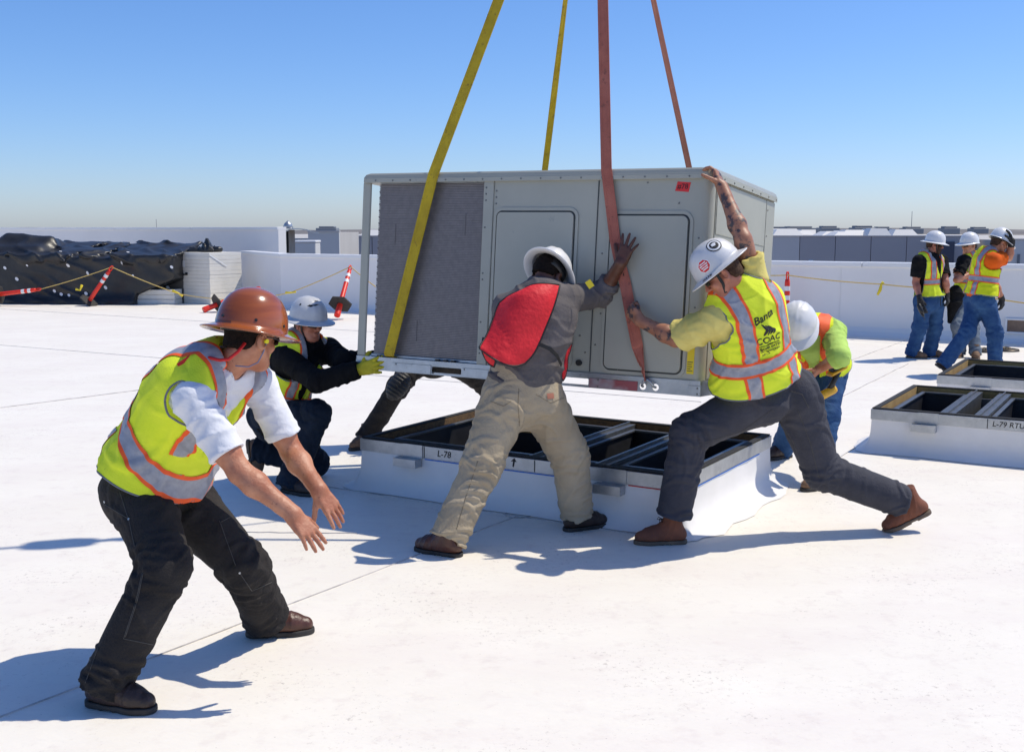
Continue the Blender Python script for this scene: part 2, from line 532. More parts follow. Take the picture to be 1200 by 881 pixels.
def roof_material():
    m = mat('white_roof_membrane', (0.87, 0.825, 0.735), 0.55, (0.83, 0.78, 0.69), 0.9, 0.0, spec=0.25)
    nt = m.node_tree
    p = nt.nodes['Principled BSDF']
    base = p.inputs['Base Color'].links[0].from_socket
    tc = [n for n in nt.nodes if n.type == 'TEX_COORD'][0]

    def noise(scale, detail, rough=0.6, stretch=None):
        n = nt.nodes.new('ShaderNodeTexNoise')
        n.inputs['Scale'].default_value = scale
        n.inputs['Detail'].default_value = detail
        n.inputs['Roughness'].default_value = rough
        src = tc.outputs['Object']
        if stretch:
            mp = nt.nodes.new('ShaderNodeMapping')
            mp.inputs['Scale'].default_value = stretch
            mp.inputs['Rotation'].default_value = (0, 0, math.radians(31))
            nt.links.new(src, mp.inputs[0])
            src = mp.outputs[0]
        nt.links.new(src, n.inputs['Vector'])
        return n.outputs['Fac']

    def ramp(x, a, b):
        r = nt.nodes.new('ShaderNodeValToRGB')
        r.color_ramp.elements[0].position = a
        r.color_ramp.elements[1].position = b
        nt.links.new(x, r.inputs[0])
        return r.outputs[0]

    def over(base, fac, col, k):
        mu = nt.nodes.new('ShaderNodeMath')
        mu.operation = 'MULTIPLY'
        mu.inputs[1].default_value = k
        nt.links.new(fac, mu.inputs[0])
        mx = nt.nodes.new('ShaderNodeMix')
        mx.data_type = 'RGBA'
        nt.links.new(mu.outputs[0], mx.inputs[0])
        nt.links.new(base, mx.inputs[6])
        mx.inputs[7].default_value = (*col, 1)
        return mx.outputs[2]
    # scuffs in clusters: a fine noise gated by a broad one
    gate = ramp(noise(1.3, 3), 0.47, 0.62)
    fine = ramp(noise(34, 5, 0.75), 0.575, 0.63)
    mu = nt.nodes.new('ShaderNodeMath')
    mu.operation = 'MULTIPLY'
    nt.links.new(gate, mu.inputs[0])
    nt.links.new(fine, mu.inputs[1])
    b = over(base, ramp(noise(0.7, 6, 0.65, (1, 3.5, 1)), 0.45, 0.75), (0.78, 0.70, 0.65), 0.5)
    b = over(b, ramp(noise(7, 6, 0.7), 0.54, 0.74), (0.66, 0.57, 0.53), 0.45)
    b = over(b, mu.outputs[0], (0.42, 0.37, 0.33), 0.6)
    b = over(b, ramp(noise(70, 2, 0.5), 0.73, 0.755), (0.28, 0.24, 0.21), 0.55)
    nt.links.new(b, p.inputs['Base Color'])
    bp = nt.nodes.new('ShaderNodeBump')
    bp.inputs['Strength'].default_value = 0.35
    bp.inputs['Distance'].default_value = 0.03
    nt.links.new(noise(2.2, 5, 0.6, (1, 3, 1)), bp.inputs['Height'])
    bp2 = nt.nodes.new('ShaderNodeBump')
    bp2.inputs['Strength'].default_value = 0.148
    bp2.inputs['Distance'].default_value = 0.004
    nt.links.new(noise(60, 4), bp2.inputs['Height'])
    nt.links.new(bp.outputs[0], bp2.inputs['Normal'])
    nt.links.new(bp2.outputs[0], p.inputs['Normal'])
    return m


M['roof'] = roof_material()

# ================================================================== SDF meshing (numpy): surfaces of bodies, cloth, tarp
def surfnets(D, lo, h):
    ins = D < 0
    n = D.shape
    c8 = [(i, j, k) for i in (0, 1) for j in (0, 1) for k in (0, 1)]

    def sh(A, o):
        return A[o[0]:n[0] - 1 + o[0], o[1]:n[1] - 1 + o[1], o[2]:n[2] - 1 + o[2]]
    cnt = np.zeros((n[0] - 1, n[1] - 1, n[2] - 1), np.uint8)
    for o in c8:
        cnt += sh(ins, o)
    act = (cnt > 0) & (cnt < 8)
    idx = np.argwhere(act)
    if len(idx) == 0:
        return np.zeros((0, 3)), np.zeros((0, 4), int)
    ids = np.full(act.shape, -1, np.int32)
    ids[act] = np.arange(len(idx))
    vals = {o: D[idx[:, 0] + o[0], idx[:, 1] + o[1], idx[:, 2] + o[2]] for o in c8}
    acc = np.zeros((len(idx), 3), np.float32)
    num = np.zeros(len(idx), np.float32)
    for a in c8:
        for ax in range(3):
            if a[ax] == 0:
                b = list(a)
                b[ax] = 1
                va, vb = vals[a], vals[tuple(b)]
                mk = (va < 0) != (vb < 0)
                t = va[mk] / (va[mk] - vb[mk])
                p = np.tile(np.array(a, np.float32), (mk.sum(), 1))
                p[:, ax] = t
                acc[mk] += p
                num[mk] += 1
    vert = np.array(lo) + h * (idx + acc / num[:, None])
    quads = []
    for ax in range(3):
        a1, a2 = (ax + 1) % 3, (ax + 2) % 3
        sl0 = [slice(None)] * 3
        sl1 = [slice(None)] * 3
        sl0[ax] = slice(0, -1)
        sl1[ax] = slice(1, None)
        A, B = ins[tuple(sl0)], ins[tuple(sl1)]
        e = np.argwhere(A != B)
        e = e[(e[:, a1] > 0) & (e[:, a2] > 0) & (e[:, a1] < n[a1] - 1) & (e[:, a2] < n[a2] - 1)]
        flip = ~A[e[:, 0], e[:, 1], e[:, 2]]

        def cell(d1, d2):
            q = e.copy()
            q[:, a1] += d1
            q[:, a2] += d2
            return ids[q[:, 0], q[:, 1], q[:, 2]]
        q = np.stack([cell(-1, -1), cell(0, -1), cell(0, 0), cell(-1, 0)], 1)
        q[flip] = q[flip][:, ::-1]
        quads.append(q)
    quads = np.concatenate(quads)
    quads = quads[(quads >= 0).all(1)]
    return vert, quads


def sdf_mesh(f, lo, hi, h, k=4):
    """two-level sampling: coarse everywhere, fine only near the surface"""
    lo = np.array(lo, float) - 2 * h
    hi = np.array(hi, float) + 2 * h
    nc = np.maximum(np.ceil((hi - lo) / (h * k)).astype(int), 1)
    ax = [lo[a] + h * k * (np.arange(nc[a]) + 0.5) for a in range(3)]
    G = np.stack(np.meshgrid(*ax, indexing='ij'), -1).reshape(-1, 3).astype(np.float32)
    dc = f(G).reshape(nc)
    thr = h * k * 1.25 + 0.016
    D = np.repeat(np.repeat(np.repeat(dc, k, 0), k, 1), k, 2).astype(np.float32)
    near = np.argwhere(np.abs(dc) < thr)
    if len(near):
        off = np.stack(np.meshgrid(*[np.arange(k)] * 3, indexing='ij'), -1).reshape(-1, 3)
        I = (near[:, None, :] * k + off[None]).reshape(-1, 3)
        P = (lo + h * (I + 0.5)).astype(np.float32)
        D[I[:, 0], I[:, 1], I[:, 2]] = f(P)
    D[0], D[-1] = np.maximum(D[0], h), np.maximum(D[-1], h)
    D[:, 0], D[:, -1] = np.maximum(D[:, 0], h), np.maximum(D[:, -1], h)
    D[:, :, 0], D[:, :, -1] = np.maximum(D[:, :, 0], h), np.maximum(D[:, :, -1], h)
    return surfnets(D, lo + h * 0.5, h)


def f32(v):
    return np.asarray(v, np.float32)


def ln(w):
    return np.sqrt(np.einsum('ij,ij->i', w, w))


def rcone(P, a, b, ra, rb):
    a, b = f32(a), f32(b)
    ba = b - a
    t = np.clip(((P - a) @ ba) / max(float(ba @ ba), 1e-9), 0, 1)
    return ln(P - a - t[:, None] * ba) - (ra + (rb - ra) * t)


def ell(P, c, R, r):
    """ellipsoid, R rows = axes"""
    q = (P - f32(c)) @ f32(R).T / f32(r)
    k = ln(q)
    g = ln(q / f32(r))
    return k * (k - 1) / (g + 1e-6)


def smin(a, b, k):
    h = np.clip(0.5 + 0.5 * (b - a) / k, 0, 1)
    return b + (a - b) * h - k * h * (1 - h)


def smax(a, b, k):
    return -smin(-a, -b, k)


def plane(P, p, n):
    return (P - f32(p)) @ f32(un(n))


def folds(P, axis, lam, seed, sharp=1.0):
    """wrinkles of cloth lying roughly across `axis`, wave length lam"""
    r = np.random.RandomState(seed)
    w = np.zeros(len(P), np.float32)
    for i in range(3):
        d = un(r.randn(3))
        w += (2.6 / (i + 1)) * np.sin(P @ f32(d * (7 + 9 * i)) + r.rand() * 6.28)
    ph = P @ f32(un(axis)) * (6.283 / lam) + w
    ridge = (1 - np.abs(np.sin(ph * 0.5 + 0.8))) ** 1.8
    d2, d3 = un(r.randn(3)), un(r.randn(3))
    m = 0.5 + 0.5 * np.sin(P @ f32(d2 * 13) + 1.3 * np.sin(P @ f32(d3 * 17)) + r.rand() * 6)
    m = m * m * (3 - 2 * m)
    return (1.9 * ridge - 0.35) * (0.08 + m * 1.0)


class Creases:
    """single short folds scattered over a garment: each a soft ridge between two hollows"""

    def __init__(s):
        s.c, s.d, s.p, s.n, s.L, s.w, s.a = [], [], [], [], [], [], []

    def limb(s, rng, n, a, b, ra, rb, amp, where, tilt=25, ln_=(.05, .09), wd=(.010, .017)):
        a, b = np.array(a, float), np.array(b, float)
        ax = un(b - a)
        e1 = un(np.cross(ax, V(.13, .4, .9)))
        e2 = np.cross(ax, e1)
        for i in range(n):
            m, sd_ = where[rng.randint(len(where))]
            t = m + sd_ * rng.randn()
            ph = rng.rand() * 6.283
            nr = e1 * math.cos(ph) + e2 * math.sin(ph)
            circ_ = np.cross(ax, nr)
            tl = math.radians(tilt * rng.randn())
            d = circ_ * math.cos(tl) + ax * math.sin(tl)
            s.put(a + (b - a) * t + nr * (ra + (rb - ra) * t), d, nr, rng.uniform(*ln_), rng.uniform(*wd), amp * rng.uniform(.6, 1.4))

    def put(s, c, d, nr, L, w, a):
        s.c.append(f32(c))
        s.d.append(f32(un(d)))
        s.n.append(f32(un(nr)))
        s.p.append(f32(un(np.cross(d, nr))))
        s.L.append(L)
        s.w.append(w)
        s.a.append(a)

    def __call__(s, P):
        o = np.zeros(len(P), np.float32)
        for c, d, p, n, L, w, a in zip(s.c, s.d, s.p, s.n, s.L, s.w, s.a):
            l = P - c
            al = l @ d
            near = np.where(np.abs(al) < 2.6 * L)[0]
            if not len(near):
                continue
            l = l[near]
            pe = (l @ p + .35 * al[near] ** 2 / L) / w
            k = .5 * pe * pe + .5 * (al[near] / L) ** 2 + .5 * ((l @ n) / .055) ** 2
            o[near] += a * (1 - .75 * pe * pe) * np.exp(-np.minimum(k, 30))
        return .0085 * np.tanh(o / .0085)


def bump_noise(P, scale, seed):
    r = np.random.RandomState(seed)
    w = np.zeros(len(P), np.float32)
    for i in range(5):
        d = un(r.randn(3)) * scale * (1 + 0.55 * i)
        e = un(r.randn(3)) * scale * 0.8
        w += np.sin(P @ f32(d) + 1.6 * np.sin(P @ f32(e) + r.rand() * 6) + r.rand() * 6) / (1 + 0.5 * i)
    return w / 2.2


# ================================================================== the setting
ANG = math.radians(31.2)                                     # the roof's grid against the view
UX = V(math.cos(ANG), -math.sin(ANG), 0)                     # along unit fronts and the parapet, to the right
UY = V(math.sin(ANG), math.cos(ANG), 0)                      # away
PAR0 = V(-3.21, 24.56, 0)


def frame(o, x, y, z):
    m = Matrix.Identity(4)
    for i, a in enumerate((x, y, z)):
        for k in range(3):
            m[k][i] = a[k]
    for k in range(3):
        m[k][3] = o[k]
    return m


# roof deck, one sheet with gentle unevenness left to the material
deck = MB()
pc = PAR0 + UX * -2.53
deck.add([(-45, -14, 0), (60, -14, 0), PAR0 + UX * 66, PAR0 + UX * 14, PAR0 + UX * 3, pc, (-7.2, 29.75, 0), (-16.8, 36.3, 0), (-45, 53.4, 0)], [(0, 1, 2, 3, 4, 5, 6, 7, 8)])
d2 = deck.mesh('roof_deck')
bm = bmesh.new()
bm.from_mesh(d2)
ext = bmesh.ops.extrude_face_region(bm, geom=list(bm.faces))
bmesh.ops.translate(bm, verts=[e for e in ext['geom'] if isinstance(e, bmesh.types.BMVert)], vec=(0, 0, -0.5))
bmesh.ops.recalc_face_normals(bm, faces=bm.faces)
bm.to_mesh(d2)
bm.free()
roof = obj('roof_deck', d2, M['roof'])
setp(roof, kind='structure')


def seam(a, b, w=0.006, th=0.005, wob=0.006, n=14, lap=True):
    """edge of a lapped roll of membrane: a thin raised strip with a soft dirty edge"""
    a, b = V(*a, 0.002), V(*b, 0.002)
    t = un(b - a)
    s_ = V(-t[1], t[0], 0)
    mb = MB()
    pts = [a + (b - a) * i / n + s_ * random.uniform(-wob, wob) for i in range(n + 1)]
    mb.ribbon(pts, w, s_, th)
    return mb.build('membrane_seam', M['seam_edge'], roof)


M['seam_edge'] = mat('seam_edge', (0.36, 0.34, 0.33), 0.7, (0.66, 0.62, 0.59), 6)
seam((-3.1, 2.15), (0.02, 6.86))
def cl(x, y):
    p = V(-1.06, 7.69, 0) + UX * x + UY * y
    return (p[0], p[1])


seam(cl(-0.25, -0.13), cl(2.2, -0.13), wob=0.002)
seam(cl(2.62, 1.75), cl(2.62, 3.6), wob=0.002)
seam((-1.75, 6.50), (-0.93, 6.47), w=0.008)  # thin line of unclear origin, laid as a raised strip
seam((-6.5, 9.6), (-3.9, 12.9), w=0.02, th=0.008)
seam((2.6, 10.3), (5.4, 15.0), w=0.01)
seam((4.0, 14.2), (6.6, 18.4), w=0.01)
seam((-9.0, 18.0), (2.0, 11.6), w=0.01)
seam((-14.0, 27.0), (1.0, 17.6), w=0.012)
pm = MB()                                                     # the round patch where three laps meet
ring = [V(0.04 + 0.085 * math.cos(a), 6.91 + 0.085 * math.sin(a), 0.003) for a in np.linspace(0, 6.2832, 25)]
for i in range(24):
    pm.ribbon([ring[i], ring[i + 1]], 0.006, V(*(ring[i][:2] - V(0.04, 6.91)), 0), 0.005)
pm.build('patch_edge', M['seam_edge'], roof)

# land far below and hills at the skyline
lm = MB()
lm.add([(-9000, -2000, -9), (9000, -2000, -9), (9000, 9000, -9), (-9000, 9000, -9)], [(0, 1, 2, 3)])
setp(lm.build('ground', M['land']), kind='structure')
hv, hf = [], []
rs = np.random.RandomState(3)
nh = 160
for i in range(nh + 1):
    x = -4200 + 8400 * i / nh
    top = 6 + 5 * math.sin(i * 0.21) * math.sin(i * 0.057 + 1) + rs.rand() * 2.2
    hv += [(x, 3200, -9.5), (x, 3400, top), (x, 3900, -9.5)]
for i in range(nh):
    for k in range(2):
        hf.append((i * 3 + k, i * 3 + 3 + k, i * 3 + 4 + k, i * 3 + 1 + k))
hm = MB()
hm.add(hv, hf, smooth=True)
setp(hm.build('hills', M['hill']), kind='structure')


# parapets: each a thing with its coping
def wall(name, label, a, b, h, th, base=None):
    a, b = V(*a), V(*b)
    t = un(b - a)
    n = V(-t[1], t[0], 0)
    if n[1] < 0:
        n = -n
    L = np.linalg.norm(b - a)
    Mx = frame(a, t, n, V(0, 0, 1))
    r = thing(name, a, label, 'parapet')
    mb = MB()
    # wall face with a membrane cove at its foot
    prof = [(-0.16, 0.004), (-0.07, 0.03), (-0.025, 0.08), (0, 0.16), (0, h - 0.09), (th, h - 0.09), (th, -0.3), (-0.16, -0.3)]
    ns = max(2, int(L / 1.5))
    vs = [Mx @ Vector((L * i / ns, p[0] + 0.004 * random.uniform(-1, 1) * (2 < k < 5), p[1])) for i in range(ns + 1) for k, p in enumerate(prof)]
    m_ = len(prof)
    fs = [(i * m_ + k, i * m_ + (k + 1) % m_, (i + 1) * m_ + (k + 1) % m_, (i + 1) * m_ + k) for i in range(ns) for k in range(m_)]
    fs += [tuple(range(m_)), tuple(ns * m_ + k for k in reversed(range(m_)))]
    mb.add(vs, fs)
    mb.build('wall_face', M['parapet'], r)
    cb = MB()
    nj = max(1, int(L / 3.0))
    for i in range(nj):
        q = MB()
        q.box((L * i / nj + 0.004, -0.03, h - 0.092), (L * (i + 1) / nj - 0.004, th + 0.03, h - 0.012 - 0.002 * (i % 2)), Mx, 0.008)
        q.build('coping', M['coping'], r)
    return r, Mx


pr, MP = wall('parapet', 'long low white parapet running behind the three standing workers and the hoisted unit', pc, PAR0 + UX * 24, 1.275, 0.3)
# vertical laps of the membrane on the wall
for u in (5.6, 9.2, 12.9, 16.4):
    q = MB()
    q.box((u, -0.008, 0.2), (u + 0.012, 0.0, 1.16), MP)
    q.build('wall_seam', M['parapet'], pr)
wall('parapet', 'short return of low white parapet between the board stack and the brown hat', pc, (-7.2, 29.7, 0), 1.275, 0.28)
wall('parapet', 'taller white parapet behind the black tarp and the stack of pale boards', (-6.25, 29.9, 0), V(-6.25, 29.9, 0) - UX * 26, 1.90, 0.3)

# scupper in the parapet at the right, drain in the roof before it
sx = (gnd(1187, 402) - pc) @ UX
r = thing('roof_scupper', pc + UX * sx, 'brown overflow opening in a white frame low in the right parapet', 'scupper')
q = MB()
q.box((sx - 0.12, -0.05, 0.16), (sx + 0.75, 0.0, 0.19), MP, 0.004)
q.box((sx - 0.12, -0.05, 0.375), (sx + 0.75, 0.0, 0.405), MP, 0.004)
q.box((sx - 0.12, -0.05, 0.191), (sx - 0.09, 0.0, 0.374), MP, 0.004)
q.box((sx + 0.72, -0.05, 0.191), (sx + 0.75, 0.0, 0.374), MP, 0.004)
q.build('frame', M['coping'], r)
q = MB()
q.box((sx - 0.088, -0.012, 0.192), (sx + 0.718, -0.003, 0.373), MP)
q.build('panel', mat('rusty_panel', (0.20, 0.13, 0.09), 0.8, (0.30, 0.21, 0.15), 6), r)


def drain(p, r0, label):
    r = thing('roof_drain', p, label, 'drain')
    q = MB()
    n = 26
    for a, b, z0, z1 in ((r0 * 0.72, r0, 0.004, 0.03),):
        ringv = []
        for k in range(n):
            an = 6.2832 * k / n
            for rr, z in ((b, z0), (b * 0.96, z1), (a, z1), (a * 0.96, z0)):
                ringv.append((p[0] + rr * math.cos(an), p[1] + rr * math.sin(an), z))
        q.add(ringv, [(k * 4 + j, ((k + 1) % n) * 4 + j, ((k + 1) % n) * 4 + j + 1, k * 4 + j + 1) for k in range(n) for j in range(3)], smooth=True)
    q.build('rim', M['steel_dark'], r)
    q = MB()
    for k in range(10):
        an = math.pi * k / 10
        q.tube([(p[0] + r0 * 0.6 * math.cos(an), p[1] + r0 * 0.6 * math.sin(an), 0.012), (p[0] + r0 * 0.3 * math.cos(an), p[1] + r0 * 0.3 * math.sin(an), 0.05), (p[0], p[1], 0.06)], 0.008, 5)
        q.tube([(p[0] - r0 * 0.6 * math.cos(an), p[1] - r0 * 0.6 * math.sin(an), 0.012), (p[0] - r0 * 0.3 * math.cos(an), p[1] - r0 * 0.3 * math.sin(an), 0.05), (p[0], p[1], 0.06)], 0.008, 5)
    q.build('strainer', M['steel_dark'], r)


drain(gnd(1153, 412), 0.20, 'round dark roof drain left of the striding worker in the orange shirt')
drain(gnd(1178, 411), 0.20, 'round dark roof drain right of the striding worker in the orange shirt')


# ------------------------------------------------------------------ roof curbs
def curb_frame(o):
    return frame(o, UX, UY, V(0, 0, 1))


def mark_text(parent, s, size, Mx, name='marking', mtl=None, bold=0.0, shear=0.0):
    me = text_mesh(s, size, shear, bold)
    me.transform(Mx)
    return obj(name, me, mtl or M['print_black'], parent)


CL, CD, CH = 2.43, 1.59, 0.35


def curb(origin, label, bars, brackets, nailer, seed, joints=(0.62 * 2.43, 0.9 * 2.43)):
    rnd = random.Random(seed)
    L, D, Hc = CL, CD, CH
    Mx = curb_frame(origin)
    r = thing('roof_curb', origin, label, 'roof curb', 'roof curbs waiting for rooftop units')
    # membrane flashing: lofted ring flaring out at the foot
    prof = [(0.268, 0.0), (0.22, 0.003), (0.16, 0.008), (0.115, 0.02), (0.078, 0.045), (0.045, 0.09), (0.018, 0.15), (0.004, 0.215)]
    rings = []
    for pi_, (z, off) in enumerate(prof):
        ring = []
        for (cx, cy, a0) in ((0, 0, 180), (L, 0, 270), (L, D, 0), (0, D, 90)):
            for k in range(4):
                an = math.radians(a0 + 30 * k)
                j = 0.62 + 0.1 * rnd.uniform(-1, 1) * (pi_ > 3)
                ring.append((cx + (off * j + 0.001) * math.cos(an), cy + (off * j + 0.001) * math.sin(an), z))
            nx, ny = {(0, 0): (L, 0), (L, 0): (L, D), (L, D): (0, D), (0, D): (0, 0)}[(cx, cy)]
            dx, dy = nx - cx, ny - cy
            nl = math.hypot(dx, dy)
            ox, oy = dy / nl, -dx / nl
            for k in range(1, 12):
                t = k / 12
                j = off * (0.88 if dx == 0 else 0.5) * (1 + 0.10 * math.sin(t * 17 + seed) * (pi_ > 3) + 0.05 * rnd.uniform(-1, 1) * (pi_ > 3)) + 0.004 * math.sin(t * 23 + pi_) * (0 < pi_ < 6)
                ring.append((cx + dx * t + ox * max(j, 0), cy + dy * t + oy * max(j, 0), z))
        rings.append(ring)
    n = len(rings[0])
    mb = MB()
    vs = [Mx @ Vector(p) for g in rings for p in g]
    mb.add(vs, [(i * n + k, i * n + (k + 1) % n, (i + 1) * n + (k + 1) % n, (i + 1) * n + k) for i in range(len(prof) - 1) for k in range(n)], smooth=True)
    mb.build('membrane_flashing', M['membrane'], r)
    # metal counterflashing on four sides
    for (a, b, c, d) in ((0, L, -0.008, 0.004), (0, L, D - 0.004, D + 0.008)):
        q = MB()
        q.box((a - 0.008, c, 0.266), (b + 0.008, d, Hc), Mx, 0.002)
        q.build('metal_strip', M['galv'], r)
    for (a, b) in ((-0.008, 0.004), (L - 0.004, L + 0.008)):
        q = MB()
        q.box((a, 0.0042, 0.266), (b, D - 0.0042, Hc), Mx, 0.002)
        q.build('metal_strip', M['galv'], r)
    # seams of the strip and a chalk line below it
    for u in joints:
        q = MB()
        q.box((u, -0.0105, 0.27), (u + 0.006, -0.0082, 0.346), Mx)
        q.build('strip_joint', M['cab_edge'], r)
    # black gasket on top of the walls, nailers inside
    w = 0.045
    for (x0, x1, y0, y1) in ((0, L, 0, w), (0, L, D - w, D), (0, w, w, D - w), (L - w, L, w, D - w)):
        q = MB()
        q.box((x0, y0, Hc + 0.001), (x1, y1, Hc + 0.012), Mx, 0.003)
        q.build('gasket', M['gasket'], r)
    e = 0.004
    for (x0, x1, y0, y1) in ((e, L - e, D - w, D - 0.006), (0.006, w, w, D - w - .001), (L - w, L - 0.006, w, D - w - .001), (e, L - e, 0.006, w - .001)):
        q = MB()
        q.box((x0, y0, 0.20), (x1, y1, Hc), Mx, 0.002)
        q.build('nailer', nailer, r)
    # steel ledge and lined pit, its dark depth painted as a black floor
    for (x0, x1, y0, y1) in ((w, L - w, D - w - 0.055, D - w - .001), (w, w + 0.055, w + .056, D - w - 0.056), (L - w - 0.055, L - w, w + .056, D - w - 0.056), (w, L - w, w, w + 0.055)):
        q = MB()
        q.box((x0, y0, 0.05), (x1, y1, Hc - 0.06), Mx, 0.004)
        q.build('ledge', nailer if (y0 == w and y1 == w + 0.055) else M['channel'], r)
    q = MB()
    q.box((w, w, 0.005), (L - w, D - w, 0.03), Mx)
    q.build('pit_dark', M['liner'], r)
    for b in bars:                                           # cross channels, front to back
        q = MB()
        q.box((b, w + 0.001, Hc - 0.018), (b + 0.10, D - w - .001, Hc - 0.004), Mx, 0.002)
        q.box((b, w + 0.001, 0.20), (b + 0.008, D - w - .001, Hc - 0.0185), Mx)
        q.box((b + 0.092, w + 0.001, 0.20), (b + 0.10, D - w - .001, Hc - 0.0185), Mx)
        q.box((b + 0.045, w + 0.002, Hc - 0.0038), (b + 0.055, D - w - .002, Hc + 0.012), Mx)
        q.build('cross_channel', M['channel'], r)
    # duct openings: black lined frames between the bars
    xs = [w + 0.06] + [v for b in bars for v in (b - 0.01, b + 0.11)] + [L - w - 0.06]
    for i in range(0, len(xs), 2):
        x0, x1 = xs[i], xs[i + 1]
        if x1 - x0 < 0.25:
            continue
        y0, y1 = w + 0.19, D - w - 0.075
        for (a0, a1, b0, b1, mm) in ((x0, x1, y0, y0 + 0.035, 'channel'), (x0, x1, y1 - 0.035, y1, 'channel'), (x0, x0 + 0.035, y0 + .0355, y1 - .0355, 'channel'), (x1 - 0.035, x1, y0 + .0355, y1 - .0355, 'channel')):
            q = MB()
            q.box((a0, b0, Hc - 0.045), (a1, b1, Hc - 0.028), Mx, 0.003)
            q.build('opening_frame', M[mm], r)
        for (a0, a1, b0, b1) in ((x0 + .002, x1 - .002, y0, y0 + 0.02), (x0 + .002, x1 - .002, y1 - 0.02, y1 - .002), (x0 + .002, x0 + 0.02, y0 + .021, y1 - .021), (x1 - 0.02, x1 - .002, y0 + .021, y1 - .021)):
            q = MB()
            q.box((a0, b0, 0.032), (a1, b1, Hc - 0.0455), Mx)
            q.build('duct_liner', M['liner'], r)
    for i, u in enumerate(brackets):                          # tie-down clips with a hanging lip
        q = MB()
        q.box((u, -0.016, 0.262), (u + 0.16, -0.0085, Hc + 0.004), Mx, 0.001)
        q.build('clip_plate', M['galv'], r)
        q = MB()
        q.box((u - 0.035, -0.085, 0.205), (u + 0.15, -0.081, 0.262), Mx, 0.001)
        q.box((u - 0.035, -0.0808, 0.258), (u + 0.15, -0.009, 0.262), Mx, 0.0005)
        q.box((u + 0.147, -0.0808, 0.205), (u + 0.151, -0.009, 0.2575), Mx, 0.0005)
        q.box((u - 0.035, -0.0808, 0.205), (u + 0.146, -0.006, 0.209), Mx, 0.0005)
        q.build('clip_lip', M['galv'], r)
    return r, Mx


c1, MC1 = curb(V(-1.06, 7.69, 0), 'roof curb marked L-78 standing open below the hoisted unit', (1.30, 1.78), (0.375, 1.90), M['wood'], 1, (0.545, 1.41))
FT = Matrix.Rotation(math.pi / 2, 4, 'X')                     # text plane to a front face


def front_mark(par, Mx, s, size, u, z, y=-0.0095, **k):
    return mark_text(par, s, size, Mx @ Matrix.Translation((u, y, z)) @ FT, **k)


front_mark(c1, MC1, 'L-78', 0.062, 0.71, 0.309, bold=0.0006, shear=0.15)
front_mark(c1, MC1, 'A', 0.05, 1.16, 0.312, bold=0.0006)
q = MB()
q.add([MC1 @ Vector(p) for p in [(1.235, -.0095, .32), (1.262, -.0095, .345), (1.28, -.0095, .318), (1.266, -.0095, .322), (1.258, -.0095, .285), (1.248, -.0095, .285), (1.252, -.0095, .322)]], [(0, 1, 2, 3, 4, 5, 6)])
q.build('marking', M['print_black'], c1)
q = MB()
q.box((0.55, -0.006, 0.255), (1.66, -0.003, 0.262), MC1)
q.box((CL + 0.003, 0.05, 0.255), (CL + 0.006, 1.35, 0.262), MC1)
q.build('chalk_line', M['blue_line'], c1)
q = MB()
q.box((2.07, -0.006, 0.2585), (2.40, -0.003, 0.264), MC1)
q.build('red_edge', M['red_cord'], c1)
q = MB()
q.box((0.50, CD - 0.30, 0.24), (0.62, CD - 0.12, 0.31), MC1, 0.006)
q.build('wood_block', M['wood_gold'], c1)

o2 = gnd(1022, 479, CH)
o2[2] = 0
c2, MC2 = curb(o2, 'roof curb marked L-79 RTU 5 at the right edge', (0.52, 0.76), (0.36, 1.75), M['wood_gold'], 2, (0.88, 1.9))
front_mark(c2, MC2, 'L-79 RTU 5', 0.058, 1.055, 0.309, bold=0.0006, shear=0.15)
q = MB()
q.box((0.27, 0.06, 0.2915), (0.35, 0.10, 0.295), MC2)
q.box((0.35, 0.075, 0.2915), (0.41, 0.095, 0.296), MC2)
q.build('tape_scrap', M['blue_tape'], c2)
o3 = gnd(1099, 439.5, CH)
o3[2] = 0
c3, MC3 = curb(o3, 'farthest roof curb, below the striding worker in the orange shirt', (), (0.35, 1.6), M['wood_gold'], 3)

# ------------------------------------------------------------------ the hoisted rooftop unit
_a, _b, _g = math.radians(-28.27), math.radians(-4.645), math.radians(0.496)
RU = Matrix.Rotation(_a, 4, 'Z') @ Matrix.Rotation(_b, 4, 'X') @ Matrix.Rotation(_g, 4, 'Y')
MU = Matrix.Translation((-1.065, 7.499, 0.88)) @ RU
UL, UD = 2.446, 1.33
unit = thing('rooftop_unit', MU @ Vector((UL / 2, UD / 2, 0)), 'large grey green rooftop air conditioning unit hanging from lifting straps', 'rooftop unit')


def U(x, y, z):
    return np.array(MU @ Vector((x, y, z)))


def ub(name, lo, hi, m, bev=0.003, parent=None):
    q = MB()
    q.box(lo, hi, MU, bev)
    return q.build(name, m, parent or unit)


def rrect(x0, x1, y0, y1, r, n=6, corners=(1, 1, 1, 1)):
    out = []
    for (cx, cy, a0, on) in ((x0, y0, 180, corners[0]), (x1, y0, 270, corners[1]), (x1, y1, 0, corners[2]), (x0, y1, 90, corners[3])):
        rr = r if on else 0.002
        ax = cx + (rr if cx == x0 else -rr)
        ay = cy + (rr if cy == y0 else -rr)
        for k in range(n + 1):
            an = math.radians(a0 + 90 * k / n)
            out.append((ax + rr * math.cos(an), ay + rr * math.sin(an)))
    return out


